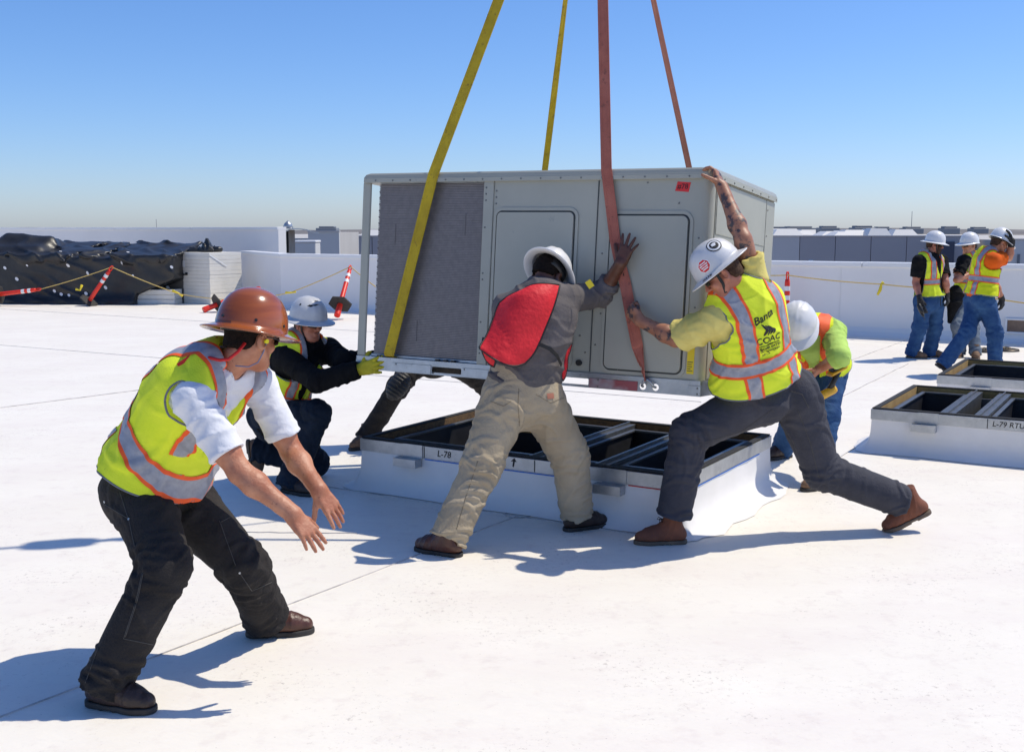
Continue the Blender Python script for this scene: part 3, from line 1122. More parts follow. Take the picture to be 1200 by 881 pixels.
def extr(name, poly, z0, z1, m, inset=0.0, zi=0.0, parent=None, smooth=False):
    """plan polygon extruded upwards, its top edge drawn in"""
    q = MB()
    n = len(poly)
    c = np.mean(poly, 0)
    rows = [(z0, 0.0), (z1 - zi, 0.0)] + ([(z1 - zi * 0.35, inset * 0.35), (z1, inset)] if inset else [])
    vs = []
    for z, ins in rows:
        for p in poly:
            d = np.array(p) - c
            k = np.array([1 - ins / max(abs(c[0]), .3), 1 - ins / max(abs(c[1]), .3)])
            k = 1 - ins / np.array([np.ptp([a[0] for a in poly]) / 2, np.ptp([a[1] for a in poly]) / 2])
            vs.append(MU @ Vector((*(c + d * k), z)))
    fs = [(i * n + k, i * n + (k + 1) % n, (i + 1) * n + (k + 1) % n, (i + 1) * n + k) for i in range(len(rows) - 1) for k in range(n)]
    q.add(vs, fs, 0, smooth)
    q.add(vs[:n], [tuple(reversed(range(n)))])
    q.add(vs[-n:], [tuple(range(n))])
    return q.build(name, m, parent or unit)


FACE = MU @ Matrix.Rotation(math.pi / 2, 4, 'X')              # plate x,y -> unit x,z ; plate z -> -unit y


def uplate(name, poly, holes, th, y, m, parent=None):
    me = plate(poly, holes, th, FACE @ Matrix.Translation((0, 0, -y)))
    return obj(name, me, m, parent or unit)


# base rails: long plates with fork slots and lifting holes
slots = [rrect(0.61, 0.835, 0.004, 0.042, 0.006, 2), rrect(1.54, 1.735, 0.004, 0.042, 0.006, 2)]
holes = [circ(2.088, 0.022, 0.021), circ(2.168, 0.022, 0.021)]
RAILP = [(0.0, -0.012), (UL, -0.012), (UL, 0.053), (0.0, 0.053)]
uplate('base_rail', RAILP, slots + holes, 0.004, 0.004, M['galv'])
uplate('base_rail', RAILP, slots + holes, 0.004, UD - 0.004, M['galv'])
ub('end_rail', (UL - 0.005, 0.007, -0.012), (UL - 0.001, UD - 0.007, 0.053), M['galv'], 0.001)
ub('end_rail', (0.001, 0.007, -0.012), (0.005, UD - 0.007, 0.053), M['galv'], 0.001)
for x0, x1, m in ((0.30, 0.605, 'galv'), (0.84, 1.06, 'galv'), (1.742, 2.055, 'galv_red')):
    ub('rail_plate', (x0, -0.0035, -0.008), (x1, 0.0015, 0.048), M[m], 0.001)
ub('rail_end', (UL - 0.075, -0.0035, -0.01), (UL - 0.001, 0.0015, 0.05), M['galv'], 0.001)
extr('base_pan', rrect(0.0, UL, -0.006, UD + 0.006, 0.012, 2), 0.0535, 0.078, M['galv'])
# posts and coil of the condenser end
ub('corner_post', (0.006, 0.0, 0.079), (0.070, 0.02, 1.243), M['cabinet'], 0.006)
ub('corner_post', (0.006, 0.0205, 0.079), (0.022, 0.075, 1.243), M['cabinet'], 0.003)
ub('corner_post', (0.006, UD - 0.07, 0.079), (0.060, UD, 1.243), M['cabinet'], 0.006)
for (y0, y1) in ((0.035, 0.10), (UD - 0.12, UD - 0.055)):
    coil = ub('coil', (0.124, y0 + 0.006, 0.10), (0.944, y1, 1.236), M['coil_back'], 0.002)
    q = MB()
    nf = 104
    rr_ = random.Random(5)
    for i in range(nf):
        z = 0.102 + (1.234 - 0.102) * i / nf
        cuts = [0.124, 0.944]
        q.box((0.122, y0 - 0.003 + rr_.uniform(-.0008, .0008), z), (0.944, y0 + 0.005, z + 0.0080), MU)
    fo = q.build('coil_fins', M['fin'], coil)
    fo['kind'] = 'stuff'
    q = MB()
    for i in range(26):
        z = 0.13 + 1.09 * i / 26
        q.tube([U(0.122, y0 + 0.01, z), U(0.108, y0 + 0.02, z + 0.008), U(0.108, y0 + 0.04, z + 0.014), U(0.122, y0 + 0.05, z + 0.02)], 0.005, 6)
    q.build('return_bends', M['steel_dark'], coil)
ub('coil_channel', (0.10, 0.03, 0.079), (0.944, 0.105, 0.098), M['galv'], 0.003)
ub('coil_channel', (0.122, 0.03, 1.236), (0.944, 0.105, 1.243), M['galv'], 0.001)
for (x, z) in ((0.26, 0.83), (0.80, 0.90), (0.46, 0.20)):
    ub('fin_comb_mark', (x, 0.029, z), (x + 0.004, 0.0305, z + 0.14), M['coil_back'], 0)
for x in (0.17, 0.63, 0.75, 0.69):                            # debris on the ledge under the coil
    ub('wire_clip', (x, -0.002, 0.079), (x + 0.035, 0.02, 0.092), M['black_plastic'], 0.004)
ub('partition', (0.985, 0.06, 0.079), (1.0, UD - 0.06, 1.243), M['dark_inside'], 0)
ub('mid_post', (0.946, -0.004, 0.079), (1.018, 0.055, 1.243), M['cabinet'], 0.004)
# body of the air handler with its rounded front corner
body_plan = [(1.019, 0.006)] + [(UL - 0.055 + 0.055 * math.sin(a), 0.061 - 0.055 * math.cos(a)) for a in np.linspace(0, math.pi / 2, 9)] + [(UL, UD), (1.019, UD)]
body = extr('cabinet', body_plan, 0.079, 1.243, M['cabinet'])


def door(x0, x1, z0, z1, r, corners):
    uplate('door_gap', rrect(x0 - 0.012, x1 + 0.012, z0 - 0.012, z1 + 0.012, r + 0.012, 6, corners), [], 0.002, 0.0045, M['cab_edge'])
    d = uplate('access_door', rrect(x0, x1, z0, z1, r, 6, corners), [], 0.016, -0.003, M['cabinet'])
    uplate('door_lip', rrect(x0 - 0.03, x1 + 0.03, z0 - 0.03, z1 + 0.03, r + 0.03, 6, corners), [rrect(x0 - 0.011, x1 + 0.011, z0 - 0.011, z1 + 0.011, r + 0.011, 6, corners)], 0.007, 0.0022, M['cabinet'])
    return d


door(1.055, 1.585, 0.115, 1.045, 0.03, (0, 1, 1, 1))
door(1.835, 2.315, 0.115, 1.025, 0.035, (1, 1, 1, 1))
ub('panel_seam', (1.735, 0.002, 0.085), (1.741, 0.0052, 1.235), M['cab_edge'], 0)
# top pan with a drip edge
top_plan = [(0.0, 0.02), (0.02, -0.012)] + [(UL - 0.055 + 0.071 * math.sin(a), 0.055 - 0.071 * math.cos(a)) for a in np.linspace(0.05, math.pi / 2, 9)] + [(UL + 0.016, UD + 0.012), (0.02, UD + 0.012), (0.0, UD - 0.02)]
extr('top_pan', top_plan, 1.2435, 1.302, M['cabinet'], 0.03, 0.03)
ub('top_flange', (0.03, -0.0175, 1.238), (UL - 0.06, -0.0125, 1.266), M['cabinet'], 0.001)
ub('top_flange', (UL + 0.0165, 0.09, 1.238), (UL + 0.021, UD - 0.0, 1.266), M['cabinet'], 0.001)
# right end panels
ub('end_panel', (UL + 0.0005, 0.075, 0.09), (UL + 0.005, UD * 0.84, 1.232), M['cabinet'], 0.001)
ub('end_panel', (UL + 0.0005, UD * 0.85, 0.09), (UL + 0.007, UD - 0.004, 1.232), M['cabinet'], 0.001)
ub('end_upper_panel', (UL + 0.0055, 0.085, 0.93), (UL + 0.009, UD * 0.835, 1.226), M['cabinet'], 0.001)
ub('panel_seam', (UL + 0.0012, UD * 0.84 + .001, 0.09), (UL + 0.0035, UD * 0.85 - .001, 1.232), M['cab_edge'], 0)
# screws
q = MB()


def screw(x, y, z, ax):
    c = np.array([x, y, z])
    n = V(0, -1, 0) if ax == 'f' else V(1, 0, 0)
    q.tube([MU @ Vector(c), MU @ Vector(c + n * 0.004)], [0.0062, 0.0045], 7)


for i in range(17):
    screw(0.12 + i * 0.137, -0.0176, 1.252, 'f')
for i in range(7):
    screw(UL + 0.021, 0.16 + i * 0.19, 1.252, 'r')
    screw(UL + 0.007, UD * 0.87, 0.15 + i * 0.17, 'r')
for z in (0.15, 0.19, 0.35, 0.62, 0.66, 0.95, 1.12, 1.16, 1.20):
    screw(0.965, -0.004, z, 'f')
    screw(1.035, 0.006, z - 0.02, 'f')
for (x, z) in ((1.44, 1.065), (1.60, 0.33), (1.60, 0.62), (1.66, 0.30), (1.78, 0.80), (1.775, 0.56), (1.745, 0.60), (1.765, 0.25), (1.79, 0.44), (2.06, 1.05), (1.92, 0.105), (2.25, 1.10), (2.38, 0.9), (2.38, 0.5), (1.70, 0.2), (2.05, 1.22)):
    screw(x, 0.006, z, 'f')
for (x, z) in ((1.80, 0.04), (1.80, 0.0), (UL - 0.02, 0.035), (UL - 0.02, 0.002), (0.62, 0.0), (0.86, 0.04), (0.33, 0.04)):
    screw(x, -0.0036, z, 'f')
so = q.build('screws', M['screw'], unit)
so['kind'] = 'stuff'
q = MB()
q.tube([U(1.665, 0.0065, 0.135), U(1.665, -0.006, 0.135)], 0.019, 14)
q.build('hole_disc', M['black_plastic'], unit)  # black disc painting the dark of a round hole
uplate('red_sticker', [(2.222, 1.170), (2.305, 1.163), (2.316, 1.218), (2.235, 1.224)], [], 0.001, 0.0050, M['sticker_red'])
mark_text(unit, '#78', 0.042, FACE @ Matrix.Translation((2.268, 1.194, -0.0035)), bold=0.0003)
yl = ub('yellow_label', (2.352, 0.004, 0.115), (2.395, 0.0052, 0.30), M['label_yellow'], 0)
q = MB()
for i, w in enumerate((0.9, 0.55, 0.8, 0.7, 0.9)):
    q.box((2.356, 0.0028, 0.13 + i * 0.013), (2.356 + 0.036 * w, 0.0036, 0.134 + i * 0.013), MU)
q.build('label_print', M['cab_edge'], unit)

# ------------------------------------------------------------------ lifting straps, hook and crane line
HK = at(700, -308, 7.25)
hk = thing('crane_hook', HK, 'steel crane hook and hanging line gathering four lifting straps', 'crane hook')
q = MB()
a = np.linspace(-2.6, 1.9, 16)
q.tube([HK + V(0.11 * math.cos(t) * 1.0, 0, 0.10 + 0.11 * math.sin(t)) for t in a], [0.012 + 0.022 * math.sin(math.pi * min(1, i / 14)) for i in range(16)], 10)
q.tube([HK + V(0, 0, 0.2), HK + V(0, 0, 0.40)], 0.03, 10)
q.build('hook', M['steel_dark'], hk)
q = MB()
q.box(HK + V(-0.10, -0.09, 0.40), HK + V(0.10, 0.09, 0.85), None, 0.04)
q.build('hook_block', M['steel_dark'], hk)
q = MB()
q.tube([HK + V(0, 0, 0.84), HK + V(0.05, 0.03, 9.0)], 0.022, 8)
q.build('crane_line', M['steel_dark'], hk)


def lerp(a, b, t):
    return np.array(a) * (1 - t) + np.array(b) * t


def strap(label, pts, w, wd, m, extra=None):
    r = thing('lifting_strap', pts[-1], label, 'strap', 'lifting straps holding the unit')
    q = MB()
    q.ribbon(pts, w, wd, 0.006)
    q.build('webbing', m, r)
    for off in (-0.32, 0.32):                                 # stitched edges
        q = MB()
        wl = wd if isinstance(wd, list) else [wd] * len(pts)
        pp = []
        for i in range(len(pts)):
            t = un(np.array(pts[min(i + 1, len(pts) - 1)]) - np.array(pts[max(i - 1, 0)]))
            ww = un(np.array(wl[i]) - t * np.dot(t, wl[i]))
            pp.append(np.array(pts[i]) + ww * w * off)
        q.ribbon(pp, 0.008, wd, 0.0085)
        q.build('stitching', m, r)
    return r


ux = un(U(1, 0, 0) - U(0, 0, 0))
uy = un(U(0, 1, 0) - U(0, 0, 0))
uz = un(U(0, 0, 1) - U(0, 0, 0))


def twist(d0, d1, n):
    return [un(lerp(d0, d1, i / (n - 1))) for i in range(n)]


p0, p1, p2 = U(0.575, -0.022, 1.285), U(0.285, -0.024, 0.10), U(0.272, -0.012, 0.045)
pts = [lerp(HK, p0, i / 8) for i in range(9)] + [lerp(p0, p1, i / 6) for i in range(1, 7)] + [U(0.272, 0.012, 0.088), U(0.27, 0.034, 0.081)]
strap('wide yellow strap crossing the front of the dark coil', pts, 0.078, ux, M['strap_yellow'])
p0, p1 = U(1.792, -0.020, 1.300), U(1.872, -0.026, 0.89)
pts = [lerp(HK, p0, i / 8) for i in range(9)] + [p1, U(1.915, -0.028, 0.74), U(1.955, -0.033, 0.63), U(2.0, -0.05, 0.48), U(2.055, -0.035, 0.26), U(2.09, -0.02, 0.12), U(2.108, -0.015, 0.055)]
wd = [ux] * 11 + [un(ux + uy * 0.3), un(ux + uy * 0.5), un(ux + uy * 0.4), un(ux * 0.6 - uy * 0.8), un(ux * 0.35 - uy)]
rs_ = strap('faded red strap on the right front, held by two workers', pts, 0.068, wd, M['strap_red'])
q = MB()
q.ribbon([U(1.905, -0.034, 0.745), U(1.935, -0.036, 0.665)], 0.03, ux, 0.004)
q.build('strap_tag', M['black_trim'], rs_)
q = MB()
cs = U(2.128, -0.012, 0.040)
q.tube([U(2.088, 0.004, 0.022), U(2.090, -0.022, 0.028), U(2.105, -0.03, 0.055), U(2.128, -0.03, 0.066), U(2.150, -0.03, 0.050), U(2.166, -0.022, 0.026), U(2.168, 0.004, 0.022)], 0.008, 8)
q.build('shackle', M['galv'], rs_)


def back_edge(px):
    best = min(np.linspace(0, UL, 400), key=lambda u: abs(CX + F * (lambda P: P[0] / (P[1] * _c - (P[2] - H) * _s))(U(u, UD, 1.3)) - px))
    return best


for px, lab, m, w0, w1, wdt in ((633, 'narrow yellow strap rising behind the unit', 'strap_yellow', un(ux + 0.9 * uy), un(ux * 0.9 + uy), 0.046), (812, 'faded orange strap rising behind the right end of the unit', 'strap_orange', un(ux * 0.05 + uy), un(ux + uy * 0.9), 0.042)):
    u = back_edge(px)
    p0 = U(u, UD + 0.03, 1.305)
    n = 12
    pts = [lerp(HK, p0, i / (n - 1)) for i in range(n)] + [U(u, UD + 0.022, 0.9), U(u, UD + 0.022, 0.4), U(u, UD + 0.02, 0.06)]
    wd = twist(w0, w1, n) + [ux, ux, ux]
    if px == 633:
        wd = [un(ux * 0.8 + uy * 0.8)] * 3 + [un(ux * 0.15 + uy)] * 3 + twist(un(ux * 0.15 + uy), ux, n - 6) + [ux, ux, ux]
    strap(lab, pts, wdt, wd, M[m])

# ------------------------------------------------------------------ things by the left parapet
def tarp():
    o = at(80, 355, 27.3)
    o[2] = 0
    x = un(V(1, -0.10, 0))
    y = V(-x[1], x[0], 0)
    Rm = np.stack([x, y, V(0, 0, 1)])

    def f(P):
        L = (P - f32(o)) @ f32(Rm).T
        n1 = bump_noise(L, 2.0, 11) * 0.05
        n2 = folds(L * 0.4, V(0.7, 0.2, 1.0), 0.16, 5, 0.9) * 0.045
        n3 = folds(L * 0.5, V(1.0, 0.2, -0.5), 0.22, 9, 0.9) * 0.040

        def bx(lo, hi, r):
            c = f32((np.array(lo) + np.array(hi)) / 2)
            h = f32((np.array(hi) - np.array(lo)) / 2 - r)
            q = np.abs(L - c) - h
            return ln(np.maximum(q, 0)) + np.minimum(q.max(1), 0) - r
        topz = L[:, 1] * 0.17 + L[:, 0] * -0.01
        Ls = L.copy()
        Ls[:, 2] -= np.clip(topz, 0, 0.4) * (L[:, 2] > 0.8)
        L = Ls
        d = bx((-2.8, 0.0, -0.2), (2.72, 1.75, 1.16), 0.05)
        # the loose sheet lying over the top and hanging a little over the front edge
        wav = 0.07 * np.sin(L[:, 0] * 2.3 + 0.6 * np.sin(L[:, 0] * 5.1)) + 0.04 * np.sin(L[:, 0] * 7.7)
        lid = bx((-2.9, -0.05, 0.9), (2.76, 1.8, 1.22), 0.06)
        lid = smax(lid - n3 * 0.6, (1.08 + wav) - L[:, 2], 0.02)
        d = smin(d, bx((-2.45, 0.2, -0.2), (-0.75, 1.5, 1.36), 0.20), 0.25)
        d = smin(d, rcone(L, V(-0.9, 0.9, 1.36), V(-1.9, 0.8, 1.44), 0.10, 0.14), 0.3)
        d = smin(d, bx((-3.0, -0.12, -0.2), (2.0, 0.5, 0.12), 0.08), 0.2)
        d = d - n1 * 0.5 - n2 * 0.45
        d = np.minimum(d, lid - n1 * 0.5 - n2)
        # torn open low at the right end
        cut = np.maximum(plane(L, V(1.72, 0, 0.22), V(0.38, 0, -0.92)) * -1, L[:, 1] - 0.6)
        cut = np.maximum(cut, -(L[:, 0] - 1.72))
        return np.maximum(d, -cut)
    v, qd = sdf_mesh(f, o + V(-3.7, -1.2, -0.1), o + V(3.4, 2.9, 2.3), 0.045)
    v[:, 2] = np.maximum(v[:, 2], 0.004)
    r = thing('tarp_pile', o, 'long pile of materials wrapped in black plastic sheet by the left parapet', 'tarp pile')
    obj('tarp', mesh_np('tarp', v, qd), M['tarp'], r)
    bv = BVHTree.FromPolygons([tuple(p) for p in v], [tuple(q) for q in qd])
    q = MB()
    for (px, py) in ((6, 314), (32, 311), (80, 311), (20, 327), (64, 341), (72, 345), (143, 308), (156, 323), (201, 313), (81, 346), (124, 337), (101, 344), (103, 320), (190, 336), (197, 337), (71, 295), (150, 296)):
        d = Vector(ray(px, py)).normalized()
        h, nrm, _, _ = bv.ray_cast(Vector((0, 0, H)), d)
        if h is None:
            continue
        nrm = nrm.normalized()
        t1 = nrm.orthogonal().normalized()
        t2 = nrm.cross(t1)
        rr = random.uniform(0.022, 0.042)
        q.add([h + nrm * 0.012 + (t1 * math.cos(k) + t2 * 1.4 * math.sin(k)) * rr for k in np.linspace(0, 5.4, 7)] + [h - nrm * 0.02], [(0, 1, 2, 3, 4, 5, 6)] + [(k, (k + 1) % 7, 7) for k in range(7)])
    so = q.build('tape_dots', M['band_white'], r)
    so['kind'] = 'stuff'
    q = MB()
    for i in range(3):
        a_ = o + x * 1.68 + y * (0.12 + 0.02 * (i % 2)) + V(0, 0, 0.004 + 0.12 * i)
        q.box((0, 0, 0), (0.98, 0.75, 0.115), frame(a_, x, y, V(0, 0, 1)), 0.01)
    q.build('foam_boards', M['board'], r)


tarp()

bo = gnd(247, 357)
bx_, by_ = un(V(1.02, -0.66, 0)), un(V(0.66, 1.02, 0))
r = thing('board_stack', bo, 'stack of pale insulation boards beside the black tarp', 'board stack')
rr_ = random.Random(4)
for i in range(14):
    q = MB()
    z = 1.26 / 14 * i
    dx, dy = rr_.uniform(-0.003, 0.003), rr_.uniform(-0.004, 0.004)
    q.box((-1.2 + dx, dy, z + 0.001), (0.0 + dx, 1.05 + dy, z + 1.26 / 14 - 0.001), frame(bo, bx_, by_, V(0, 0, 1)), 0.004)
    q.build('board', M['board'], r)
q = MB()
q.box((-1.06, -0.016, 0.90), (-0.86, -0.010, 1.06), frame(bo, bx_, by_, V(0, 0, 1)))
q.build('paper_label', M['print_white'], r)
q = MB()
q.box((-1.02, -0.018, 0.70), (-0.78, -0.010, 0.73), frame(bo, bx_, by_, V(0, 0, 1)))
q.box((-0.86, -0.018, 0.732), (-0.78, -0.010, 0.765), frame(bo, bx_, by_, V(0, 0, 1)))
q.build('label_print', M['print_black'], r)
q = MB()
q.ribbon([bo + bx_ * 0.012 + by_ * 0.02 + V(0, 0, 1.20), bo + bx_ * 0.014 + by_ * 0.55 + V(0, 0, 0.92)], 0.03, V(0, 0, 1), 0.004)
q.build('torn_wrap', M['print_white'], r)


def crumple():
    o = bo - bx_ * 0.62 + by_ * 0.5 + V(0, 0, 1.262)

    def f(P):
        L = P - f32(o)
        d = rcone(L, V(0, 0, 0.04), V(0.02, 0, 0.34), 0.20, 0.05)
        d = smin(d, rcone(L, V(-0.42, 0, 0.02), V(0.30, 0, 0.05), 0.07, 0.11), 0.08)
        return np.maximum(d - folds(P, V(0.8, 0.5, 0.2), 0.14, 3) * 0.03 - bump_noise(P, 9, 4) * 0.03, -(L[:, 2] - 0.002))
    v, qd = sdf_mesh(f, o + V(-0.65, -0.4, -0.05), o + V(0.6, 0.4, 0.62), 0.025)
    t = obj('plastic_heap', mesh_np('plastic_heap', v - o, qd), M['tarp'])
    t.location = o
    setp(t, 'crumpled black plastic sheet peaking on top of the pale board stack', 'plastic sheet')


crumple()


def delineator(base, axis, label, back=0.0, roll=0.0):
    z = Vector(un(axis))
    x = z.orthogonal().normalized()
    x = (Matrix.Rotation(roll, 3, z) @ x)
    y = z.cross(x)
    Mx = frame(base, x, y, z)
    r = thing('delineator_post', base, label, 'delineator post', 'orange delineator posts carrying the yellow rope')
    q = MB()
    n = 6
    vs = []
    for zz, rr in ((0.0, 0.245), (0.03, 0.245), (0.05, 0.20), (0.055, 0.07)):
        vs += [Mx @ Vector((rr * math.cos(6.2832 * k / n), rr * math.sin(6.2832 * k / n), zz)) for k in range(n)]
    fs = [(i * n + k, i * n + (k + 1) % n, (i + 1) * n + (k + 1) % n, (i + 1) * n + k) for i in range(3) for k in range(n)]
    q.add(vs, fs + [tuple(reversed(range(n))), tuple(3 * n + k for k in range(n))])
    q.build('rubber_base', M['rubber'], r)
    q = MB()
    P = lambda zz, dx=0.0: Mx @ Vector((dx, 0, zz))
    q.tube([P(-back), P(-back + 0.02), P(0.06), P(0.9), P(0.96)], [0.062 if back else 0.05, 0.066 if back else 0.05, 0.052, 0.045, 0.038], 14)
    tb = q.build('tube', M['tube_red'], r)
    q = MB()
    q.tube([P(0.96, 0.030), P(1.04, 0.034), P(1.085, 0.018), P(1.085, -0.018), P(1.04, -0.034), P(0.96, -0.030)], 0.013, 8)
    q.build('rope_loop', M['tube_red'], r)
    for zz in (0.60, 0.76):
        q = MB()
        q.tube([P(zz), P(zz + 0.08)], [0.0515, 0.0505], 14, cap=False)
        q.build('reflective_band', M['band_white'], r)
    return r


b1 = at(-2, 345, 26.6)
delineator(b1, V(1, -0.1, 0.12), 'orange delineator post lying level at the left edge before the black tarp')
b2 = gnd(104, 358.5)
delineator(b2 + V(0, 0, 0.10), V(0.62, -0.12, 0.80), 'orange delineator post leaning steeply against the black tarp')
b3 = at(254, 357, 24.6)
delineator(b3, V(0.75, 0.55, 0.32), 'orange delineator post with its base on edge just behind the brown hard hat', 0.33)
b4 = at(398.5, 357, 22.6)
delineator(b4, V(0.10, 0.62, 0.62), 'orange delineator post tipped toward the white hard hat of the kneeling worker', 0.30)
b5 = gnd(921, 392)
delineator(b5, V(0.0, 0.02, 1.0), 'upright orange delineator post seen above the bending worker')


def rope(pts, label, r0=0.011, tail=None):
    o = thing('safety_rope', pts[0], label, 'rope', 'yellow rope lines along the parapet')
    q = MB()
    pp = []
    for a, b in zip(pts[:-1], pts[1:]):
        L = np.linalg.norm(np.array(b) - np.array(a))
        for i in range(10):
            t = i / 10
            pp.append(lerp(a, b, t) - V(0, 0, 0.012 * L * 4 * t * (1 - t)))
    pp.append(np.array(pts[-1]))
    q.tube(pp, r0, 6)
    q.build('line', M['rope'], o)
    if tail:
        for tl in tail:
            q = MB()
            q.tube(tl, [0.03, 0.02, 0.028, 0.018][:len(tl)], 6)
            q.build('knot_tail', M['label_yellow'], o)
    return o


e1 = b1 + un(V(1, -0.1, 0.12)) * 1.06
e2 = b2 + V(0, 0, 0.10) + un(V(0.62, -0.12, 0.80)) * 1.06
k1 = at(96, 334, 26.0)
rope([e1, e2], 'yellow rope between the two orange posts before the black tarp', tail=[[k1, k1 + V(-0.05, 0, -0.12), k1 + V(-0.15, 0, -0.10)]])
k2 = at(208, 344, 26.3)
rope([e2, k2, at(262, 351, 25.5)], 'yellow rope sagging from the leaning post past the pale board stack', tail=[[k2 + V(-.12, 0, .07), k2 + V(0, 0, .02), k2 + V(.12, 0, -.06)]])
e4 = b4 + un(V(0.10, 0.62, 0.62)) * 1.06
k3 = at(340, 343, 23.6)
rope([at(300, 349, 24.0), k3, e4, at(440, 336, 22.9)], 'yellow rope behind the kneeling worker running to the tipped post', tail=[[k3 + V(-.1, 0, 0), k3, k3 + V(.12, 0, 0.02)]])
e5 = b5 + V(0.0, 0.02, 1.03)
k4 = at(1033, 333, 18.5)
rope([at(880, 322, 19.9), e5, k4, at(1105, 338, 17.7), at(1215, 357, 16.4)], 'long yellow rope before the right parapet with a yellow knot', 0.011, tail=[[k4 + V(.03, 0, .03), k4, k4 + V(-.02, 0, -.10), k4 + V(-.06, 0, -.18)]])

# vent hood and small boxes beyond the low parapet
ho = at(336, 296, 31.0)
r = thing('vent_hood', ho, 'curved sheet metal vent hood standing beyond the low parapet corner', 'vent hood')
s31 = 31.0 / F


def hp(px, py, dy=0.0):
    return at(px, py, 31.0 + dy)


q = MB()
prof = [(326, 296), (326.5, 288), (328, 281), (331, 275), (335, 270.5), (340, 268), (350, 267.5), (360, 269), (368, 272), (374, 272.5)]
for i in range(len(prof) - 1):
    a, b = prof[i], prof[i + 1]
    vs = []
    for (p, off) in ((a, 0), (b, 0), (b, -1.2), (a, -1.2)):
        for dy in (-0.45, 0.5):
            vs.append(hp(p[0] - off * 0.3, p[1] - off, dy))
    q.add(vs, [(0, 2, 3, 1), (6, 4, 5, 7), (0, 1, 7, 6), (2, 4, 5, 3), (0, 6, 4, 2), (1, 3, 5, 7)])
q.build('hood', M['galv'], r)
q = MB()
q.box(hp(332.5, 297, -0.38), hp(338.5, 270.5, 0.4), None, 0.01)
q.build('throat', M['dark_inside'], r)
q = MB()
q.box(hp(338.6, 297, -0.40), hp(345.5, 269.5, 0.42), None, 0.01)
q.build('side_panel', mat('weathered_panel', (0.30, 0.27, 0.24), 0.7, (0.22, 0.2, 0.18), 3), r)
q = MB()
q.tube([hp(337.5, 268, 0.1), hp(337.5, 262, 0.1), hp(337.5, 258.5, 0.1)], [0.16, 0.10, 0.01], 10)
q.build('cap', M['galv'], r)
bo2 = at(357, 300, 36.0)
r = thing('mechanical_box', bo2, 'small white mechanical box right of the vent hood', 'mechanical box')
q = MB()
q.box(bo2 + V(-0.32, 0, -0.6), bo2 + V(0.36, 0.9, 0.42), None, 0.02)
q.build('casing', M['white_wall'], r)
q = MB()
q.box(bo2 + V(-0.34, -0.02, 0.424), bo2 + V(0.38, 0.92, 0.50), None, 0.02)
q.build('lid', M['coping'], r)
# slender masts on the skyline
for px, y0, hgt, lab in ((183.5, 60, 1.2, 'thin pole above the left parapet'), (1068, 150, 3.0, 'thin far mast above the grey warehouse')):
    p = at(px, 268, y0)
    t = MB()
    t.tube([V(0, 0, -4), V(0, 0, hgt - 0.7)], [0.022 * y0 / 60, 0.014 * y0 / 60], 6)
    o = t.build('mast', M['hvac_far'])
    o.location = p
    setp(o, lab, 'mast')


# far buildings
def building(name, label, x0, x1, y0, y1, top, m, panels=0, pale=()):
    base = V((x0 + x1) / 2, y0, -9)
    r = thing(name, base, label, 'warehouse')
    w = (x1 - x0) / max(panels, 1)
    for i in range(max(panels, 1)):
        q = MB()
        q.box((x0 + i * w + 0.02, y0 + 0.001 * (i % 2), -9), (x0 + (i + 1) * w - 0.02, y0 + 0.3, top), None, 0)
        q.build('wall_panel', M['pale_wall'] if i in pale else m, r)
    q = MB()
    q.box((x0 + .1, y0 + 0.31, -9), (x1 - .1, y1, top - 0.02), None, 0)
    q.build('roof', M['far_roof'], r)
    q = MB()
    q.box((x0, y0 - 0.05, top + .002), (x1, y0 + 0.35, top + 0.06), None, 0)
    q.build('coping', M['pale_wall'], r)
    return r


wh = building('warehouse', 'long grey warehouse with a flat white roof beyond the parapet', -11.0, 29.2, 70, 230, 1.42, M['grey_wall'], 18, (12,))
q = MB()
q.box((18.6, 69.93, -0.35), (18.9, 69.99, -0.05), None, 0.05)
q.build('wall_lamp', M['coping'], wh)
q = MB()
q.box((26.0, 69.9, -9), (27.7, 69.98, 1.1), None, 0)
q.build('painted_recess', mat('recess_shade', (0.085, 0.09, 0.12), 0.85), wh)  # slab before the wall, shade of a recess put into its colour
wb = building('warehouse', 'white warehouse with dock doors at the far right', 29.4, 60, 66, 200, 1.25, M['white_wall'], 8)
for x in (29.9, 31.2, 32.4):
    q = MB()
    q.box((x, 65.9, -9), (x + 0.12, 65.98, 0.4), None, 0)
    q.build('downpipe', M['hvac_far'], wb)
building('warehouse', 'white far building left of the unit beyond the parapet', -10.6, -8.95, 58, 66, 1.72, M['white_wall'], 1)
building('warehouse', 'white far building behind the left parapet', -60, -11.2, 85, 200, 1.15, M['white_wall'], 10)

rs = np.random.RandomState(12)
proto = None
for i in range(150):
    y = 73 + 110 * rs.rand() ** 1.5
    x = (-0.155 + 0.62 * rs.rand()) * y
    if x > 28.5 or x < -10.5:
        continue
    if proto is None:
        q = MB()
        q.add([(-.8, -.8, 0), (.8, -.8, 0), (.8, .8, 0), (-.8, .8, 0), (-.5, -.5, .42), (.5, -.5, .42), (.5, .5, .42), (-.5, .5, .42)], [(0, 1, 5, 4), (1, 2, 6, 5), (2, 3, 7, 6), (3, 0, 4, 7), (4, 5, 6, 7)])
        o = proto = q.build('skylight', M['skylight'])
        setp(o, 'small white domed skylight on the far warehouse roof', 'skylight', 'skylights on the far warehouse roof')
    else:
        o = proto.copy()
        COL.objects.link(o)
    o.location = (x, y, 1.41)
    s_ = 0.9 + 1.0 * rs.rand()
    o.scale = (s_, s_, 0.7 + 0.6 * rs.rand())
proto = None
